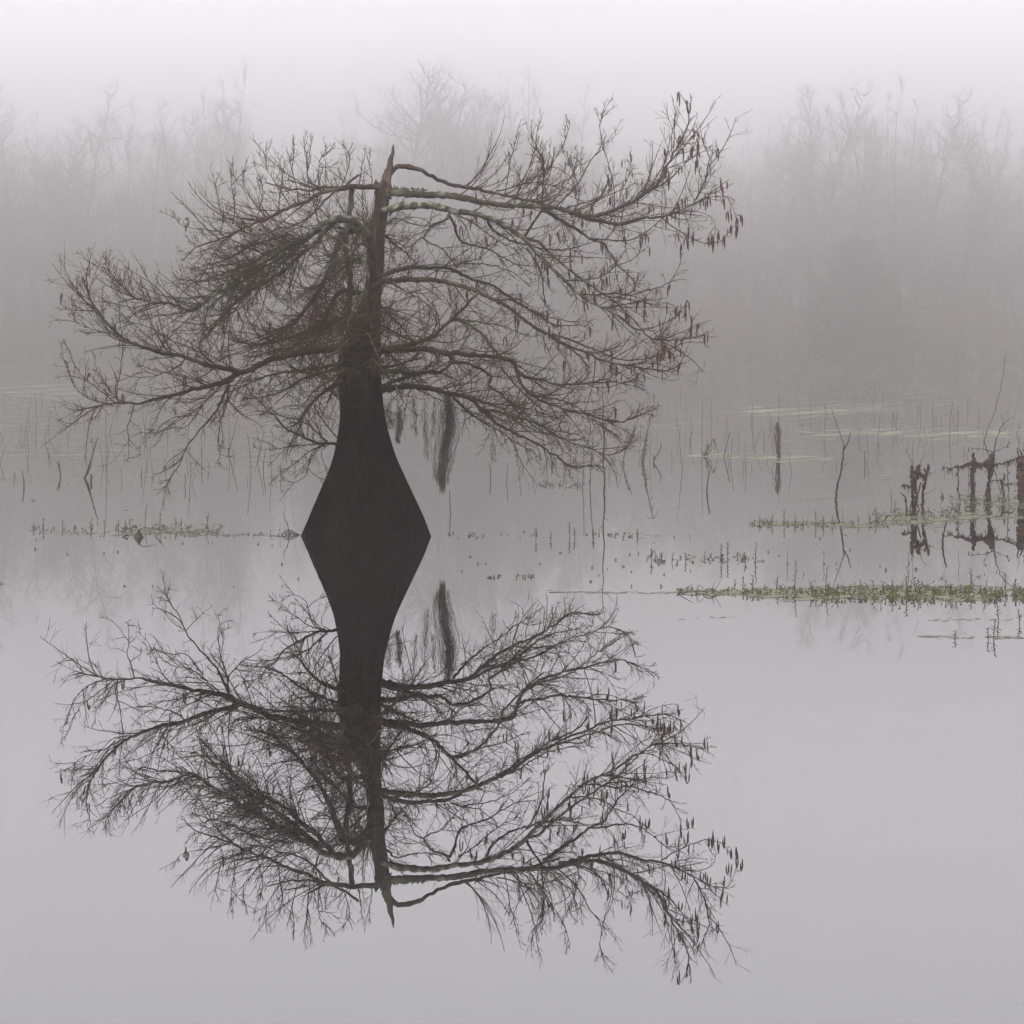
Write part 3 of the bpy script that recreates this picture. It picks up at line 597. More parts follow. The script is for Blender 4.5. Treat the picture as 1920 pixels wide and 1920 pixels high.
# ------------------------------------------------------------------ hanging moss
def moss(pts, wid, dep, n, label):
    """beard of fine curly strands along a hanging line; pts px from top to bottom, wid px at each point"""
    dep *= U; base = W(*pts[0], D0 + dep); o = empty('spanish_moss', base); mb = MB()
    line = np.array([W(x, y, D0 + dep) for x, y in pts]); sarr = np.r_[0, np.cumsum(np.linalg.norm(np.diff(line, axis=0), axis=1))]; tot = sarr[-1]
    t0 = rng.random(n) ** 1.0 * .86; L = np.minimum(rng.uniform(.10, .42, n), (1.0 - t0) * rng.uniform(.3, 1.0, n)) * tot
    c = np.stack([np.interp(t0 * tot, sarr, line[:, q]) for q in range(3)], 1)
    w_ = np.interp(t0 * tot, sarr, np.array(wid) * S0 * .5)
    ang = rng.uniform(0, 6.28, n); rr = np.abs(rng.normal(0, .62, n)).clip(0, 1.7) * w_
    st = c + np.stack([rr * np.cos(ang), rr * np.sin(ang) * .8, np.zeros(n)], 1)
    K = 7; P = np.empty((n, K, 3)); P[:, 0] = st; ph_ = rng.uniform(0, 6.28, (n, 2)); lump = np.stack([.018 * np.sin(t0 * 23 + 1) + rng.normal(0, .012, n) * (rng.random(n) < .4), .015 * np.cos(t0 * 19) + rng.normal(0, .01, n), np.zeros(n)], 1)
    for q in range(1, K):
        tq = np.minimum(t0 + q / (K - 1) * L / tot, 1.0)
        cc = np.stack([np.interp(tq * tot, sarr, line[:, z]) for z in range(3)], 1); ww = np.interp(tq * tot, sarr, np.array(wid) * S0 * .5)
        off = (rr / (w_ + 1e-6)) * ww
        P[:, q] = cc + np.stack([off * np.cos(ang) + .005 * np.sin(q * 1.9 + ph_[:, 0]), off * np.sin(ang) * .8 + .006 * np.sin(q * 2.3 + ph_[:, 1]), np.zeros(n)], 1) + rng.normal(0, .0045, (n, 3)) + lump * (.3 + q / K) * .75
    tubes(mb, P, np.full((n, 1), .0014) * np.array([.8, 1, 1, 1, .9, .8, .5])[None], 3)
    b = mb.build('strands', M['moss'], o, off=base); b['kind'] = 'stuff'
    tag(o, label, 'moss'); return o
moss([(840,730),(839,742),(842,770),(842,800),(836,830),(831,860),(828,890),(829,912),(829,928)], [22,26,34,34,32,32,26,12,3], -.25, 640, 'longest beard of grey-green moss hanging nearly to the water from the low limb')
moss([(748,762),(747,775),(747,790),(747,805),(746,818),(746,836)], [3,16,23,20,12,3], -.2, 170, 'spindle-shaped moss tuft hanging beside the flared trunk')
moss([(728,752),(727,770),(728,790),(728,806)], [4,11,11,3], .1, 55, 'small moss tuft tucked against the flank of the trunk')
moss([(776,735),(777,770),(779,800),(780,822)], [10,14,13,6], .25, 50, 'thin wispy moss veil hanging behind the spindle-shaped tuft')
moss([(797,740),(796,775),(797,810),(800,845),(801,868)], [8,14,12,13,5], .3, 50, 'long sparse moss veil hanging between two bigger moss beards')
moss([(816,738),(815,765),(812,800),(810,825)], [6,9,9,3], .05, 36, 'narrow moss strand hanging close by the longest moss beard')
moss([(923,800),(923,825),(925,850),(924,872)], [3,8,9,3], -.4, 34, 'lone thin moss strand hanging from the drooping low twigs')

# ------------------------------------------------------------------ little bird on a thin twig of the crown
def bird():
    P0 = W(349, 426, D0 - .72 * U); o = empty('perched_bird', P0); o.scale = (U, U, U)
    def blob(mb, c, r, axis, prof_, sides=12):
        axis = unit(np.array(axis)); u = unit(np.cross(axis, [0, 1, .01])); v = np.cross(axis, u); a_ = np.arange(sides) * 2 * math.pi / sides
        rings_ = [np.array(c) + axis * tq * r + (np.cos(a_)[:, None] * u + np.sin(a_)[:, None] * v) * rq * r for tq, rq in prof_]
        k_ = len(rings_); ii = (np.arange(k_ - 1)[:, None] * sides + np.arange(sides)[None]).ravel(); jj = (np.arange(k_ - 1)[:, None] * sides + (np.arange(sides)[None] + 1) % sides).ravel()
        s_ = mb.n; mb.add(np.concatenate(rings_), np.stack([ii, jj, jj + sides, ii + sides], 1))
        mb.f.append(tuple(s_ + q for q in reversed(range(sides)))); mb.f.append(tuple(mb.n - sides + q for q in range(sides)))
    mb = MB()                                                    # body, head and tail in one profile, bill turned a little aside
    blob(mb, (0, 0, .045), .03, (.18, 0, 1), [(-1.75, .12), (-1.4, .42), (-.9, .78), (-.3, .98), (.3, .95), (.8, .72), (1.1, .58), (1.35, .62), (1.7, .60), (2.0, .42), (2.15, .1)])
    b = bpy.data.materials.new('bird_plumage'); b.use_nodes = True; t = b.node_tree; pb = t.nodes['Principled BSDF']; pb.inputs['Roughness'].default_value = .9
    tc = t.nodes.new('ShaderNodeTexCoord'); sp = t.nodes.new('ShaderNodeSeparateXYZ'); t.links.new(tc.outputs['Object'], sp.inputs[0])
    r = ramp(t, sp.outputs['Z'], [(.0, (.12, .115, .105)), (.062, (.20, .195, .18)), (.078, (.03, .028, .027)), (.2, (.02, .02, .02))])
    t.links.new(r.outputs[0], pb.inputs['Base Color'])
    mb.build('body', b, o)
    mb = MB(); tubes(mb, [(.014, -.016, .094), (.024, -.030, .092), (.031, -.040, .089)], [.006, .0035, .0008], 6); mb.build('bill', M['snag'], o)
    mb = MB(); mb.add([(-.008, .010, .012), (.006, .010, .012), (.002, .026, -.045), (-.016, .026, -.045), (-.008, .016, .012), (.006, .016, .012), (.002, .030, -.045), (-.016, .030, -.045)],
                      [(0, 1, 2, 3), (7, 6, 5, 4), (0, 4, 5, 1), (1, 5, 6, 2), (2, 6, 7, 3), (3, 7, 4, 0)]); mb.build('tail', M['snag'], o, smooth=False)
    for s_ in (-1, 1):
        mb = MB(); blob(mb, (.022 * s_, .012, .046), .03, (.1 * s_, .12, 1), [(-1.2, .06), (-.8, .28), (0, .42), (.7, .34), (1.0, .1)], 8); mb.build('wing', M['snag'], o)
        mb = MB(); tubes(mb, [(.009 * s_, 0, .006), (.010 * s_, -.004, -.006), (.010 * s_, -.012, -.013)], [.002, .0018, .0016], 5); mb.build('leg', M['snag'], o)
    tag(o, 'small pale-breasted bird perched on a thin crown twig', 'bird')
bird()

# ------------------------------------------------------------------ dead stems and snags standing in the water
def stick(name, label, cat, paths, group=None, mat='reed', depth=None, shag=0):
    """paths: list of ([(px,py)...], r0 px, r1 px); the first starts on the water"""
    bx, by = paths[0][0][0]; D = depth or Dw(by); k = D / F
    base = np.array([(bx - 960) * k, D, 0.0]); o = empty(name, base)
    for q, (pts, r0, r1) in enumerate(paths):
        P = np.array([W(x, y, D + (0 if q == 0 else .04 * q)) for x, y in pts]) - base
        if q == 0: P = np.vstack([P[0] + (P[0] - P[1]) / np.linalg.norm(P[0] - P[1]) * .12, P])
        P = resample(P, 5 * k); n = len(P); P[1:, :2] += rng.normal(0, .35 * k, (n - 1, 2))
        mb = MB(); tubes(mb, P, (r0 + (r1 - r0) * np.linspace(0, 1, n)) * k * (1 + rng.normal(0, .08, n)), 6)
        mb.build('stem' if q == 0 else 'fork', M[mat], o)
    if shag:
        (pts, r0, r1) = paths[0]; mb = MB()
        for q in range(shag):
            t = random.random() * .9; i0 = min(int(t * (len(pts) - 1)), len(pts) - 2); f_ = t * (len(pts) - 1) - i0
            x = pts[i0][0] * (1 - f_) + pts[i0 + 1][0] * f_; y = pts[i0][1] * (1 - f_) + pts[i0 + 1][1] * f_
            p0 = W(x, y, D) - base + np.array([0, random.uniform(-2, 2) * k, 0])
            sx = random.gauss(0, 3.2) * k; tubes(mb, [p0, p0 + [sx * .8, 0, random.uniform(-2, 4) * k], p0 + [sx, random.gauss(0, 2) * k, -random.uniform(3, 11) * k]], np.array([.7, .6, .25]) * k, 3)
        mb.build('shaggy_fringe', M[mat], o)['kind'] = 'stuff'
    tag(o, label, cat, group); return o

stick('snag', 'dark leaning snag with a split base standing alone in open water', 'snag', [([(159,897),(169,867),(184,818)],2.4,.8), ([(159,896),(166,884),(170,868)],1.6,1.0)], mat='snag')
stick('snag', 'short dark stub with a forked tip standing in open water', 'snag', [([(113,892),(112,880),(106,865)],1.6,.8), ([(112,880),(111,870),(110,863)],1.2,.6)], mat='snag')
stick('snag', 'squat dark stub beside the split-based leaning snag', 'snag', [([(171,903),(171,895),(170.5,889)],2.2,1.6)], mat='snag')
stick('snag', 'forked black snag shaped like a Y beside the mossy reed', 'snag', [([(1225,866),(1226,858),(1226,852)],1.6,1.0), ([(1226,862),(1234,850),(1241,834)],1.2,.6), ([(1236,847),(1239,838),(1238,826)],.7,.4)], mat='snag')
stick('snag', 'dark leaning stick rising near the thin upright reeds', 'snag', [([(1325,922),(1327,905),(1330,880)],1.5,1.0)], mat='snag')
stick('snag', 'tall forked grey snag with bent trunk and two long prongs', 'snag', [([(1567,938),(1570,912),(1578,877),(1583,834)],2.4,1.3), ([(1583,836),(1572,805),(1559,765)],.9,.5), ([(1584,842),(1590,828),(1595,809)],1.3,.8), ([(1578,876),(1584,871),(1590,869)],.7,.4)], mat='snag')
stick('snag', 'thick black bowed stick curving up out of still water', 'snag', [([(1768,1021),(1769,1003),(1775,978)],2.3,1.3)], mat='snag')
stick('snag', 'short black stick slanting out of the weed strip', 'snag', [([(1658,978),(1662,971),(1666,965)],1.8,1.3)], mat='snag')
stick('tall_reed', 'tallest straight reed stem rising through the low cypress twigs', 'reed', [([(1132.5,925),(1133.5,895),(1131,862),(1133,825),(1130,790),(1131.5,760),(1129,735),(1134,687)],1.7,.45), ([(1132,868),(1127,862),(1122,857)],.6,.3), ([(1132,880),(1138,874),(1141,872)],.6,.3), ([(1130,745),(1118,738),(1110,735)],.5,.3), ([(1130,740),(1144,728),(1152,718)],.5,.3)], mat='snag')
stick('mossy_reed', 'mossy leaning reed with shaggy foot beside the Y-shaped snag', 'reed', [([(1205,867),(1208,845),(1213,815),(1225,760)],1.7,.7), ([(1224,764),(1216,760),(1212,768)],.6,.3), ([(1225,762),(1232,770),(1234,782)],.5,.3)], mat='reed', shag=40)
stick('mossy_reed', 'thin mossy reed with a kinked stem', 'reed', [([(1168,870),(1172,845),(1178,830),(1184,812)],1.2,.6)], mat='reed', shag=18)
stick('curved_reed', 'long reed arching high above the mossy stumps', 'reed', [([(1845,827),(1852,806),(1869,759),(1881,702),(1884,666)],1.1,.5)])
stick('dead_stalk', 'shaggy brown dead stalk clump standing by itself in the pond', 'stalk', [([(1460,859),(1460,830),(1459,805),(1458,792)],2.6,2.0), ([(1457,850),(1455,825),(1456,800)],1.4,.8), ([(1457,812),(1450,822),(1448,838),(1452,850)],.6,.3), ([(1458,795),(1451,808),(1447,822)],.6,.3), ([(1459,800),(1460,788),(1459,776)],.5,.3)], mat='rust', shag=70)
for (x0, y0, x1, y1, r) in [(45,912,41.7,882,1.4),(29,894,28,884,.9),(54,848,50,805,.7),(41,836,36,826,.8),(45,827,59,744,.5),(199,879,198,776,.65),(264,894,265,874,1.0),(127,830,127,808,.6),
                            (347,912,346.5,888,1.0),(427.5,851,446,779,.9),(471,888,464,812,.7),(483,869,495,809,.8),(494,882,498,842,.9),(378,873,379,839,.8),(358,888,352,806,.6),(527,897,527,868,.8),
                            (282,848,282,821,.5),(92,818,92,761,.45),(67,820,67,796,.5),(393,880,390,858,.6),(448,806,448,792,.5)]:
    stick('dead_reed', 'thin dead reed stem in the open water on the long-branched side of the cypress', 'reed', [([(x0,y0),((x0+x1)/2+random.uniform(-1.5,1.5),(y0+y1)/2),(x1,y1)],r,r*.6)], 'thin reeds beyond the low spreading limbs')
for (x0, y0, x1, y1, r) in [(1106,915,1113,806,1.0),(1092,912,1095,820,.8),(1316,857,1317,747,.65),(1357,857,1369,810,1.2),(1364,810,1344,732,.6),(1370,868,1376,815,.6),(1335,790,1334,745,.5),(1410,800,1412,757,.5),
                            (1397,857,1397,830,.5),(1622,871,1621,845,1.2),(1610,824,1612,801,.7),(1547,815,1547,760,.6),(1519,780,1518,742,.5),(1409,790,1412,755,.5),(1294,798,1298,776,.5),
                            (1673,802,1674,771,.7),(1680,804,1683,768,.6),(1750,802,1749,746,.7),(1726,790,1726,752,.5),(1766,800,1764,778,.6),(1795,802,1796,768,1.0),(1780,826,1787,752,.7),(1836,802,1836,765,.6),
                            (1653,770,1657,730,.5),(1818,760,1818,740,.5),(1906,812,1914,790,.8),(845,964,843,921,1.1),(950,905,952,868,.7),(975,896,978,860,.7),(1001,905,1004,884,.6),(920,898,918,868,1.2),
                            (1580,975,1580,955,.6),(1720,780,1721,760,.5),(1705,1072,1704,1035,.7),(1476,1062,1476,1034,.8),(1543,1060,1545,1033,.7),(1798,1060,1798,1030,.6),(1260,1052,1263,1036,1.0)]:
    if (x0, y0) == (1364, 810): continue
    stick('dead_reed', 'thin dead reed stem in the open water toward the mossy stumps', 'reed', [([(x0,y0),((x0+x1)/2+random.uniform(-1.5,1.5),(y0+y1)/2),(x1,y1)],r,r*.6)], 'thin reeds toward the mossy stumps')
for q in range(46):
    x0 = random.uniform(-10, 560); y0 = random.uniform(752, 915); hh = random.gammavariate(2.5, 11) * (.6 + (y0 - 740) / 260); x1 = x0 + random.gauss(0, .14) * hh
    stick('dead_reed', 'faint short reed stem in the misty water on the long-branched side of the cypress', 'reed', [([(x0,y0),((x0+x1)/2+random.uniform(-1.2,1.2),y0-hh/2),(x1,y0-hh)],random.uniform(.4,.75),.3)], 'faint short reeds beyond the low spreading limbs')
for q in range(90):
    x0 = random.uniform(900, 1930); y0 = random.uniform(742, 900); hh = random.gammavariate(2.5, 11) * (.6 + (y0 - 740) / 260); x1 = x0 + random.gauss(0, .14) * hh
    stick('dead_reed', 'faint short reed stem in the misty water toward the mossy stumps', 'reed', [([(x0,y0),((x0+x1)/2+random.uniform(-1.2,1.2),y0-hh/2),(x1,y0-hh)],random.uniform(.4,.75),.3)], 'faint short reeds toward the mossy stumps')
stick('reed_tuft', 'small fan of dead reed blades sprouting from one foot', 'reed', [([(1322,855),(1328,840),(1340,820)],1.0,.4), ([(1322,855),(1325,838),(1327,822)],.9,.4), ([(1323,855),(1332,845),(1336,838)],.9,.4), ([(1321,855),(1316,846),(1312,842)],.8,.4), ([(1340,822),(1344,840),(1349,857)],.6,.4)], shag=30)

# ------------------------------------------------------------------ mossy stumps in the shallows
def mossy_thing(name, label, by, parts, frill=0):
    D = Dw(by); k = D / F; bx = parts[0][1][0][0]; base = np.array([(bx - 960) * k, D, 0.0]); o = empty(name, base)
    for (pname, pts, rs, dz, mat, sub) in parts:
        P = np.array([W(x, y, D + dz) for x, y in pts]) - base
        if abs(pts[0][1] - by) < 4: P = np.vstack([P[0] - [0, 0, .15], P]); rs = [rs[0]] + list(rs)
        Q = resample(P, 2.2 * k); n = len(Q); tt = np.r_[0, np.cumsum(np.linalg.norm(np.diff(P, axis=0), axis=1))]
        R = np.interp(np.linspace(0, tt[-1], n), tt, rs) * k; Q[1:] += rng.normal(0, .8 * k, (n - 1, 3))
        mb = MB(); R = R * (1 + .5 * np.convolve(rng.normal(0, .3, n + 4), np.ones(5) / 2.2, 'valid')); tubes(mb, Q, R, 9 if max(rs) > 2 else 6)
        if max(rs) > 2:
            v = mb.v[0]; mb.v[0] = v + rng.normal(0, .75 * k, v.shape)
        po = mb.build(pname, M[mat], o)
        if sub:                                                   # ragged hanging frill as one sub-part
            fb = MB()
            for q in range(int(sub * 1.6)):
                i0 = random.randrange(n); p0 = Q[i0] + np.array([random.gauss(0, 1), random.gauss(0, 1), 0]) * R[i0] * .8
                ln = random.uniform(3, 12) * k; sw = random.gauss(0, 1.6) * k
                tubes(fb, [p0, p0 + [sw, random.gauss(0, 1) * k, -ln * .5], p0 + [sw * 1.2, random.gauss(0, 1) * k, -ln]], np.array([1.3, .9, .3]) * k, 3)
            fb.build('hanging_frill', M['rust'], po)['kind'] = 'stuff'
    tag(o, label, 'stump'); return o
mossy_thing('root_clump', 'clump of upright reddish rotten roots topped with dead twigs', 956, [
 ('root', [(1711,956),(1711,925),(1710,890),(1709,872)], [2,2.3,2.6,1.4], 0, 'rust', 14),
 ('root', [(1716,956),(1718,930),(1716,905),(1722,888),(1723,871)], [2.2,2,3,3.6,1.6], .05, 'rust', 20),
 ('root', [(1729,956),(1730,930),(1734,905),(1737,890),(1733,880)], [1.8,1.8,2,2.6,1.6], -.05, 'rust', 16),
 ('root', [(1700,954),(1699,938),(1694,928),(1689,924)], [1.3,1.3,1.6,1.0], .08, 'rust', 6),
 ('root', [(1706,956),(1712,940),(1720,930),(1726,905)], [1.1,1.2,1.4,1.2], -.1, 'rust', 6),
 ('root', [(1705,915),(1699,910),(1692,909)], [2,1.6,.8], 0, 'rust', 6),
 ('root', [(1724,956),(1716,936),(1708,920)], [1,1.1,1], .1, 'snag', 4),
 ('root', [(1737,892),(1740,880),(1741,872)], [1.6,2.2,1.6], .0, 'rust', 6),
 ('cross_root', [(1708,888),(1716,886),(1726,890),(1737,894)], [2,3,3.4,2.4], .02, 'rust', 18),
 ('dead_twig', [(1712,876),(1711,850),(1713,824)], [.6,.5,.3], 0, 'reed', 0), ('dead_twig', [(1711,870),(1704,855),(1699,846),(1703,836),(1700,826)], [.6,.5,.5,.4,.3], 0, 'reed', 0),
 ('dead_twig', [(1727,872),(1730,858),(1744,847)], [.5,.4,.3], .05, 'reed', 0), ('dead_twig', [(1738,890),(1748,886),(1756,881)], [.5,.4,.3], 0, 'reed', 0),
 ('dead_twig', [(1734,926),(1746,922),(1754,915),(1751,911)], [.5,.4,.4,.3], .02, 'reed', 0)])
mossy_thing('mossy_stump', 'twin-posted mossy stump with a sagging moss saddle and long side branches', 941, [
 ('post', [(1824,941),(1824,920),(1823,895),(1826,868),(1825,849)], [4.6,4.3,4.2,4.2,.9], 0, 'rust', 26),
 ('post', [(1852,942),(1853,920),(1856,895),(1859,870),(1860,852)], [3.8,3.8,3.8,6,4.4], .05, 'rust', 26),
 ('moss_saddle', [(1824,862),(1831,869),(1840,871),(1850,868),(1857,860)], [3,4.2,4.4,5,5], .02, 'rust', 46),
 ('side_branch', [(1822,867),(1812,870),(1802,874),(1794,873),(1786,878),(1776,877),(1768,876)], [2,1.8,2,1.6,1.6,1.2,.6], -.02, 'rust', 26),
 ('prop_stick', [(1797,877),(1797,895),(1797,911),(1800,937)], [1.2,1.3,1.0,.8], 0, 'snag', 4),
 ('side_branch', [(1860,876),(1868,872),(1874,870),(1886,867),(1897,862),(1907,858)], [1.6,1.3,1.3,1.6,1.5,1.4], .04, 'rust', 14),
 ('prop_stick', [(1889,868),(1889,890),(1890,915),(1892,940)], [.9,.9,.8,.8], .05, 'snag', 2),
 ('dead_twig', [(1862,856),(1864,848),(1869,821),(1881,796),(1893,785),(1900,781)], [1.4,1.1,1.0,.8,.6,.4], .05, 'snag', 0),
 ('dead_twig', [(1864,849),(1850,844),(1836,841),(1816,840)], [.9,.7,.6,.4], .05, 'snag', 3), ('dead_twig', [(1865,848),(1876,842),(1887,839),(1892,828)], [.8,.7,.5,.4], .05, 'snag', 2),
 ('dead_twig', [(1852,846),(1847,835),(1845,825)], [.6,.5,.4], .05, 'snag', 0), ('dead_twig', [(1881,797),(1880,785),(1876,775)], [.5,.4,.3], .05, 'snag', 0), ('dead_twig', [(1874,810),(1884,806),(1892,798)], [.5,.4,.3], .05, 'snag', 0)])
mossy_thing('mossy_stump', 'broad spiky-topped mossy stump at the end of a side branch', 944, [
 ('post', [(1919,944),(1918,915),(1917,890),(1918,862)], [9,9.5,9,8.5], .1, 'rust', 60),
 ('spike', [(1912,866),(1909,852),(1907,840)], [2,1.6,.8], .1, 'rust', 4), ('spike', [(1917,864),(1915,850),(1913,844)], [2,1.4,.7], .12, 'rust', 3),
 ('spike', [(1922,864),(1922,846),(1920,832)], [2.4,1.8,.8], .1, 'rust', 3), ('dead_twig', [(1913,848),(1910,830),(1907,815)], [.6,.5,.3], .1, 'snag', 0)])
mossy_thing('small_stump', 'small bent stump piece with hooked arms between two mossy stumps', 934, [
 ('post', [(1882,934),(1881,920),(1878,902)], [2,1.4,1.3], -.1, 'snag', 4), ('arm', [(1878,902),(1870,901),(1860,900)], [1.5,1.2,.8], -.1, 'rust', 5),
 ('arm', [(1878,903),(1883,896),(1884,889)], [1.7,1.7,1], -.1, 'rust', 3), ('arm', [(1880,903),(1885,909),(1893,906),(1899,908)], [1.5,1.6,1.3,.8], -.1, 'rust', 5)])
def knee(px, py, wd, hg, label, arch=None):
    D = Dw(py); k = D / F; base = np.array([(px - 960) * k, D, 0.0]); o = empty('cypress_knee', base); mb = MB()
    n = 9; sd = 14; aa = np.arange(sd) * 2 * math.pi / sd; rg = []
    for t in np.linspace(0, 1, n):
        rr = wd * k * .5 * ((1 - t) ** 1.25 + .05) * (1 + .16 * np.cos(3 * aa + 1) + rng.normal(0, .07, sd))
        rg.append(np.stack([rr * np.cos(aa) + .15 * wd * k * t, rr * np.sin(aa), np.full(sd, -.05 + (hg * k + .05) * t) + rng.normal(0, .15 * k, sd)], 1))
    ii = (np.arange(n - 1)[:, None] * sd + np.arange(sd)[None]).ravel(); jj = (np.arange(n - 1)[:, None] * sd + (np.arange(sd)[None] + 1) % sd).ravel()
    mb.add(np.concatenate(rg), np.stack([ii, jj, jj + sd, ii + sd], 1)); mb.f.append(tuple(mb.n - sd + q for q in range(sd)))
    mb.build('knee', M['snag'], o)
    for (pts, r) in arch or []:
        P = resample(np.array([W(x, y, D) for x, y in pts]) - base, 3 * k); m2 = MB(); tubes(m2, P, np.linspace(r, r * .4, len(P)) * k, 6); m2.build('root', M['snag'], o)
    tag(o, label, 'root'); return o
knee(1765, 933, 17, 9, 'small pointed cypress knee in water near the twin-posted stump', [([(1765,926),(1764,918),(1762,912)], .5)])
knee(256, 1007, 34, 15, 'dark wedge of drifted root with an arching shoot in the weed', [([(258,995),(268,990),(280,990),(292,993)], 1.0), ([(262,996),(266,1004),(272,1009)], 1.0), ([(240,1003),(232,1006),(226,1009)], 1.6), ([(292,1008),(302,996),(308,990)], 1.1)])
knee(1333, 1113, 26, 6, 'low tangle of drowned roots at the tip of the weed strip', [([(1318,1110),(1328,1104),(1338,1106),(1350,1112)], 1.2), ([(1334,1106),(1338,1098),(1339,1090)], .8), ([(1340,1106),(1348,1095),(1352,1086)], .6), ([(1322,1112),(1334,1107),(1344,1109),(1352,1113)], 1.0), ([(1270,1114),(1284,1104),(1299,1096)], 1.0), ([(1279,1112),(1296,1110),(1312,1109)], 1.0), ([(1306,1113),(1308,1099),(1313,1098),(1319,1105)], .8)])
knee(541, 1003, 12, 7, 'round tangle of twigs floating against the foot of the trunk', [([(562,1004),(552,999),(545,995),(536,995),(528,1002)], 1.4), ([(562,1003),(553,1003),(545,999),(535,999),(526,1004)], 1.2), ([(540,998),(541,989),(538,984),(540,979)], .9), ([(540,984),(536,977),(533,970),(532,958)], .6), ([(507,1004),(508,995),(514,994)], .7), ([(525,1000),(525,990),(526,980)], .5)])

# ------------------------------------------------------------------ water weeds
def sprout_mesh(h, leaves, seed, curved=.12):
    r2 = random.Random(seed); mb = MB(); n = 7; lean = (r2.uniform(-curved, curved), r2.uniform(-curved, curved))
    P = np.array([(lean[0] * h * (q / (n - 1)) ** 2, lean[1] * h * (q / (n - 1)) ** 2, -.03 + (h + .03) * q / (n - 1)) for q in range(n)])
    tubes(mb, P, np.linspace(.0042, .0022, n), 5); lb = MB()
    for q in range(leaves):
        t = .35 + .65 * (q + 1) / leaves; c = np.array([np.interp(t, np.linspace(0, 1, n), P[:, z]) for z in range(3)])
        a_ = q * 2.4 + r2.random(); L_ = r2.uniform(.022, .042) * (1.1 - .3 * t); d = np.array([math.cos(a_), math.sin(a_), r2.uniform(.1, .9)]); d = unit(d) * L_
        s_ = unit(np.cross(d, UP)) * L_ * .27; u_ = np.array([0, 0, .12 * L_])
        lb.add([c, c + d * .45 + s_, c + d, c + d * .45 - s_, c + d * .5 - u_], [(0, 1, 4), (1, 2, 4), (2, 3, 4), (3, 0, 4)])
    return mb.mesh('stem', M['weed_stem']), lb.mesh('leaves', M['weed'], smooth=False)
sprouts = [sprout_mesh(h, l, 70 + q) for q, (h, l) in enumerate([(.06, 6), (.085, 8), (.11, 10), (.15, 10), (.21, 9), (.07, 5)])]
def weed(px, py, kind, label, group=None):
    D = Dw(py); o = empty('water_weed', ((px - 960) * D / F, D, 0)); o.rotation_euler = (0, 0, random.uniform(0, 6.28)); o.scale = (U, U, U * random.uniform(.8, 1.15))
    link(bpy.data.objects.new('stem', sprouts[kind][0]), o); link(bpy.data.objects.new('leaves', sprouts[kind][1]), o)
    tag(o, label, 'water plant', group)
for px in [1548,1556,1592,1604,1640,1654,1663,1672,1688,1700,1712,1722,1738,1752,1774,1782,1790,1801,1818,1826,1850,1868,1887,1898,1908,1376,1391,1408,1414,1452,1486,1503,1520,1533,1572,1617]:
    weed(px + random.uniform(-4, 4), random.uniform(1103, 1122), random.choice([0, 1, 1, 2, 2, 3, 4, 5]), 'upright leafy sprout growing in the long green weed strip', 'sprouts of the long green weed strip')
for px, py, kd in [(1863,1197,2),(1790,1198,0),(1853,1199,1),(1872,1165,2),(1912,1170,2)]:
    weed(px, py, kd, 'lone leafy sprout in bright water before the long weed strip', 'lone sprouts in bright water')
for px, py, kd in [(1222,1052,2),(1241,1048,0),(1286,1054,1),(1352,1052,3),(1364,1050,3),(1398,1054,2),(1416,1056,4),(1005,1012,3),(1033,1014,1),(1068,1008,3),(1078,1010,2),(1113,1010,2),(1195,1006,1)]:
    weed(px, py, kd, 'small dark sprout in open water beside the tall reed', 'sprouts near the tall reed')
for px, py, kd in [(235,988,1),(244,990,2),(272,984,4),(222,990,1),(196,992,1),(170,992,2),(82,991,1),(118,990,1),(300,990,3),(330,992,2),(340,986,1),(389,982,2),(63,992,0),(140,992,0)]:
    weed(px, py, kd, 'small sprout in the faint weed line across from the drifted root', 'sprouts of the faint weed line')
for px, py, kd in [(1424,983,1),(1447,984,2),(1470,982,3),(1491,984,1),(1506,985,1),(1530,983,3),(1545,986,2),(1560,984,2),(1610,982,2),(1631,979,2),(1642,976,3),(1700,972,2),(1672,952,4),(1678,958,3),(1740,966,1),(1766,968,2),(1790,962,2),(1800,944,3),(1810,950,2),(1880,938,4),(1884,942,3),(1874,944,2)]:
    weed(px, py, kd, 'brownish sprout in the pale weed strip at the stumps', 'sprouts at the stumps')

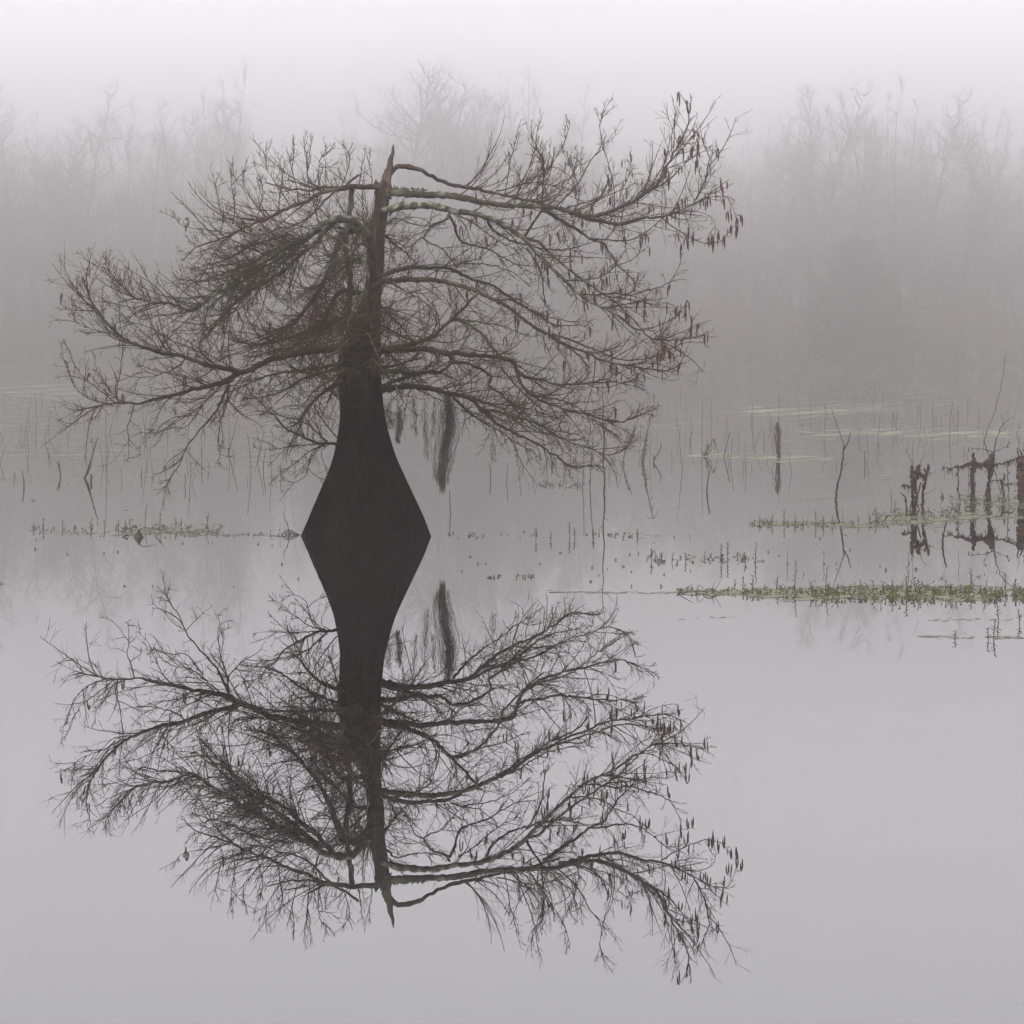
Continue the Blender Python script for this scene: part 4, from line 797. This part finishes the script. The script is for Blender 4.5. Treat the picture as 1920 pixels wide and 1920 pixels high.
def tangle(name, label, bands, mat='weed', hmax=.05):
    """one uncountable low mat: short crooked stems and tiny leaves; bands (x0,x1,y0,y1,count,height m)"""
    mb = MB()
    for (x0, x1, y0, y1, n, hh) in bands:
        n = int(n * .75); px = rng.uniform(x0, x1, n); cl = np.clip(.5 + .9 * np.sin(px * .16 + x0) * np.sin(px * .043 + 2) + .4 * np.sin(px * .41), 0, 1); keepm = rng.random(n) < .10 + .9 * cl; px = px[keepm]; n = len(px)
        py = rng.normal((y0 + y1) / 2, (y1 - y0) / 3.2, n).clip(y0, y1); D = F * H / (py - YH)
        b = np.stack([(px - 960) * D / F, D, np.full(n, -.01)], 1); h = U * hh * rng.gamma(2.2, .35, n).clip(.15, 2)
        d = rng.normal(0, .8, (n, 3)); d[:, 2] = rng.uniform(.2, 1.4, n)
        P = grow(b, d, h, 5, .35, .0); P[:, :, 2] = np.maximum(P[:, :, 2], .0035); P[:, 0, 2] = -.01
        tubes(mb, P, np.full((n, 1), .0024) * np.linspace(1, .7, 5)[None], 3)
        p, tg, t = pick(P, 3, .3, 1); m = len(p); a_ = unit(rng.normal(0, 1, (m, 3)) + UP * .5) * rng.uniform(.008, .018, (m, 1)); s_ = unit(np.cross(a_, rng.normal(0, 1, (m, 3)))) * rng.uniform(.0025, .0055, (m, 1))
        p[:, 2] = np.maximum(p[:, 2], .004)
        mb.add(np.stack([p, p + a_ * .5 + s_, p + a_, p + a_ * .5 - s_], 1).reshape(-1, 3), np.arange(m * 4).reshape(-1, 4))
    o = mb.build(name, M[mat], smooth=False); o['kind'] = 'stuff'; tag(o, label, 'weeds'); return o
tangle('weed_mat', 'long low tangle of green water weed floating across the pond', [(1270,1400,1104,1116,150,.035),(1400,1560,1103,1122,420,.045),(1540,1760,1100,1128,950,.055),(1700,1930,1102,1128,1000,.05)])
tangle('weed_mat', 'pale brownish weed tangle running to the rotten root clump', [(1405,1660,977,989,420,.045),(1640,1830,955,982,500,.05),(1780,1930,930,962,420,.05)])
tangle('weed_mat', 'faint thin weed line beside the drifted root wedge', [(50,250,984,1000,120,.045),(225,420,984,1006,190,.05),(360,560,1000,1008,70,.02)])
tangle('weed_mat', 'sparse scattered weed bits in open water near the tall reed', [(1215,1430,1040,1056,200,.05),(1000,1110,902,916,180,.06),(840,1010,998,1010,60,.02),(905,1000,1078,1086,50,.03),(1100,1200,1000,1008,50,.03),(850,1300,1000,1100,70,.02),(0,560,900,1100,60,.02),(1430,1900,1010,1090,60,.03)])

def duckweed(name, label, bands, mat):
    """floating film: very many leaf-sized rafts lying on the water"""
    mb = MB(); a_ = np.arange(6) * math.pi / 3
    for (x0, x1, y0, y1, n, s0, s1) in bands:
        n = int(n * (.48 if s1 < .1 else 1.1))
        px = rng.uniform(x0, x1, n); e = np.minimum(px - x0, x1 - px) / (x1 - x0); keepm = rng.random(n) < np.clip(e * 8, .05, 1); px = px[keepm]; n = len(px)
        yc = (y0 + y1) / 2 + (y1 - y0) * .22 * np.sin(px * .021 + y0) ; py = yc + rng.normal(0, 1, n) * (y1 - y0) * (.24 if s1 < .1 else .40)
        keepm = rng.random(n) < .12 + .75 * (np.sin(px * .05 + py * .7) * np.sin(px * .013 + 1) + .5 * np.sin(px * .19 + py) > -.05); px, py = px[keepm], py[keepm]; n = len(px)
        D = F * H / (py - YH); sz = rng.uniform(s0, s1, n) * (U if s1 < .1 else .8); st = rng.uniform(1, 2.2, n); ro = rng.uniform(0, 6.28, (n, 1))
        jx = rng.uniform(.7, 1.2, (n, 6))
        v = np.stack([((px - 960) * D / F)[:, None] + sz[:, None] * st[:, None] * jx * np.cos(a_ + ro), D[:, None] + sz[:, None] * jx * np.sin(a_ + ro), np.broadcast_to(rng.uniform(.0008, .0022, (n, 1)), (n, 6))], -1)
        mb.add(v.reshape(-1, 3), np.arange(n * 6).reshape(-1, 6))
    o = mb.build(name, M[mat], smooth=False); o['kind'] = 'stuff'; tag(o, label, 'duckweed'); return o
duckweed('duckweed', 'pale film of duckweed along the foggy far shore', [(-20,640,704,730,1500,.15,.6),(-20,300,722,740,600,.12,.4),(1250,1940,690,704,1100,.2,.7),(1250,1940,700,722,800,.15,.5),(640,1300,694,716,700,.15,.5),(1250,1940,730,750,420,.1,.3),(-20,560,748,770,500,.1,.25)], 'duckweed_pale')
duckweed('duckweed', 'thin pale streaks of duckweed across the middle of the pond', [(1370,1690,762,776,1500,.06,.22),(1520,1930,752,760,350,.06,.2),(1500,1930,806,818,1300,.05,.16),(1280,1570,850,862,900,.03,.10),(1500,1720,890,899,260,.02,.07),(-20,200,780,800,420,.05,.15),(-20,260,840,856,380,.03,.1),(-20,120,893,902,160,.02,.06),(1180,1330,794,802,250,.05,.12),(1490,1600,932,940,160,.015,.05)], 'duckweed_pale')
duckweed('duckweed', 'green duckweed film filling the long weed strip', [(1290,1560,1104,1114,2200,.012,.04),(1400,1900,1107,1123,5200,.012,.045),(1540,1720,1096,1106,500,.01,.03),(1700,1930,1098,1110,800,.01,.03),(1010,1300,1108,1113,420,.01,.03)], 'duckweed')
duckweed('duckweed', 'yellowish duckweed film between the root clump and stumps', [(1405,1680,979,988,1500,.014,.05),(1640,1850,958,981,3200,.014,.05),(1780,1930,928,952,1500,.014,.05),(1780,1930,965,975,500,.014,.05)], 'duckweed')
duckweed('duckweed', 'green duckweed film round the drifted root wedge', [(225,420,990,1005,1300,.012,.04),(330,566,1001,1007,420,.01,.03),(60,240,996,1004,200,.01,.03)], 'duckweed')
duckweed('duckweed', 'few thin duckweed streaks in bright water before the weed strip', [(1720,1830,1193,1199,260,.008,.022),(1840,1930,1192,1199,260,.008,.022),(1740,1900,1160,1166,160,.008,.02),(1255,1420,1156,1160,60,.008,.02),(1180,1260,1000,1006,60,.01,.03)], 'duckweed')

duckweed('duckweed', 'sparse pale duckweed specks spread over the pond on the long-branched side', [(-60,640,728,800,4200,.03,.101),(-60,640,765,860,11000,.02,.06),(-60,600,820,900,4500,.012,.035)], 'duckweed_pale')
duckweed('duckweed', 'sparse pale duckweed specks spread over the pond toward the mossy stumps', [(800,1980,716,790,6500,.03,.101),(800,1980,750,850,17000,.02,.06),(850,1980,815,895,7000,.012,.035)], 'duckweed_pale')

# ------------------------------------------------------------------ the fog itself
mb = MB(); x0, x1, y0, y1, z0, z1 = -400, 400, -40, 1130, -1.6, 42
mb.add([(x, y, z) for x in (x0, x1) for y in (y0, y1) for z in (z0, z1)], [(0, 1, 3, 2), (4, 6, 7, 5), (0, 4, 5, 1), (2, 3, 7, 6), (0, 2, 6, 4), (1, 5, 7, 3)])
hm = bpy.data.materials.new('fog'); hm.use_nodes = True; t = hm.node_tree; t.nodes.clear()
out = t.nodes.new('ShaderNodeOutputMaterial'); pv = t.nodes.new('ShaderNodeVolumePrincipled')
pv.inputs['Color'].default_value = (.80, .787, .772, 1); pv.inputs['Density'].default_value = .0046; pv.inputs['Anisotropy'].default_value = .95
t.links.new(pv.outputs[0], out.inputs['Volume'])
haze = mb.build('haze', hm, smooth=False); haze['kind'] = 'stuff'
print('TWIG FACES', ntw, 'LIMBS', len(LIMBS), 'TIPS', len(TIPS))
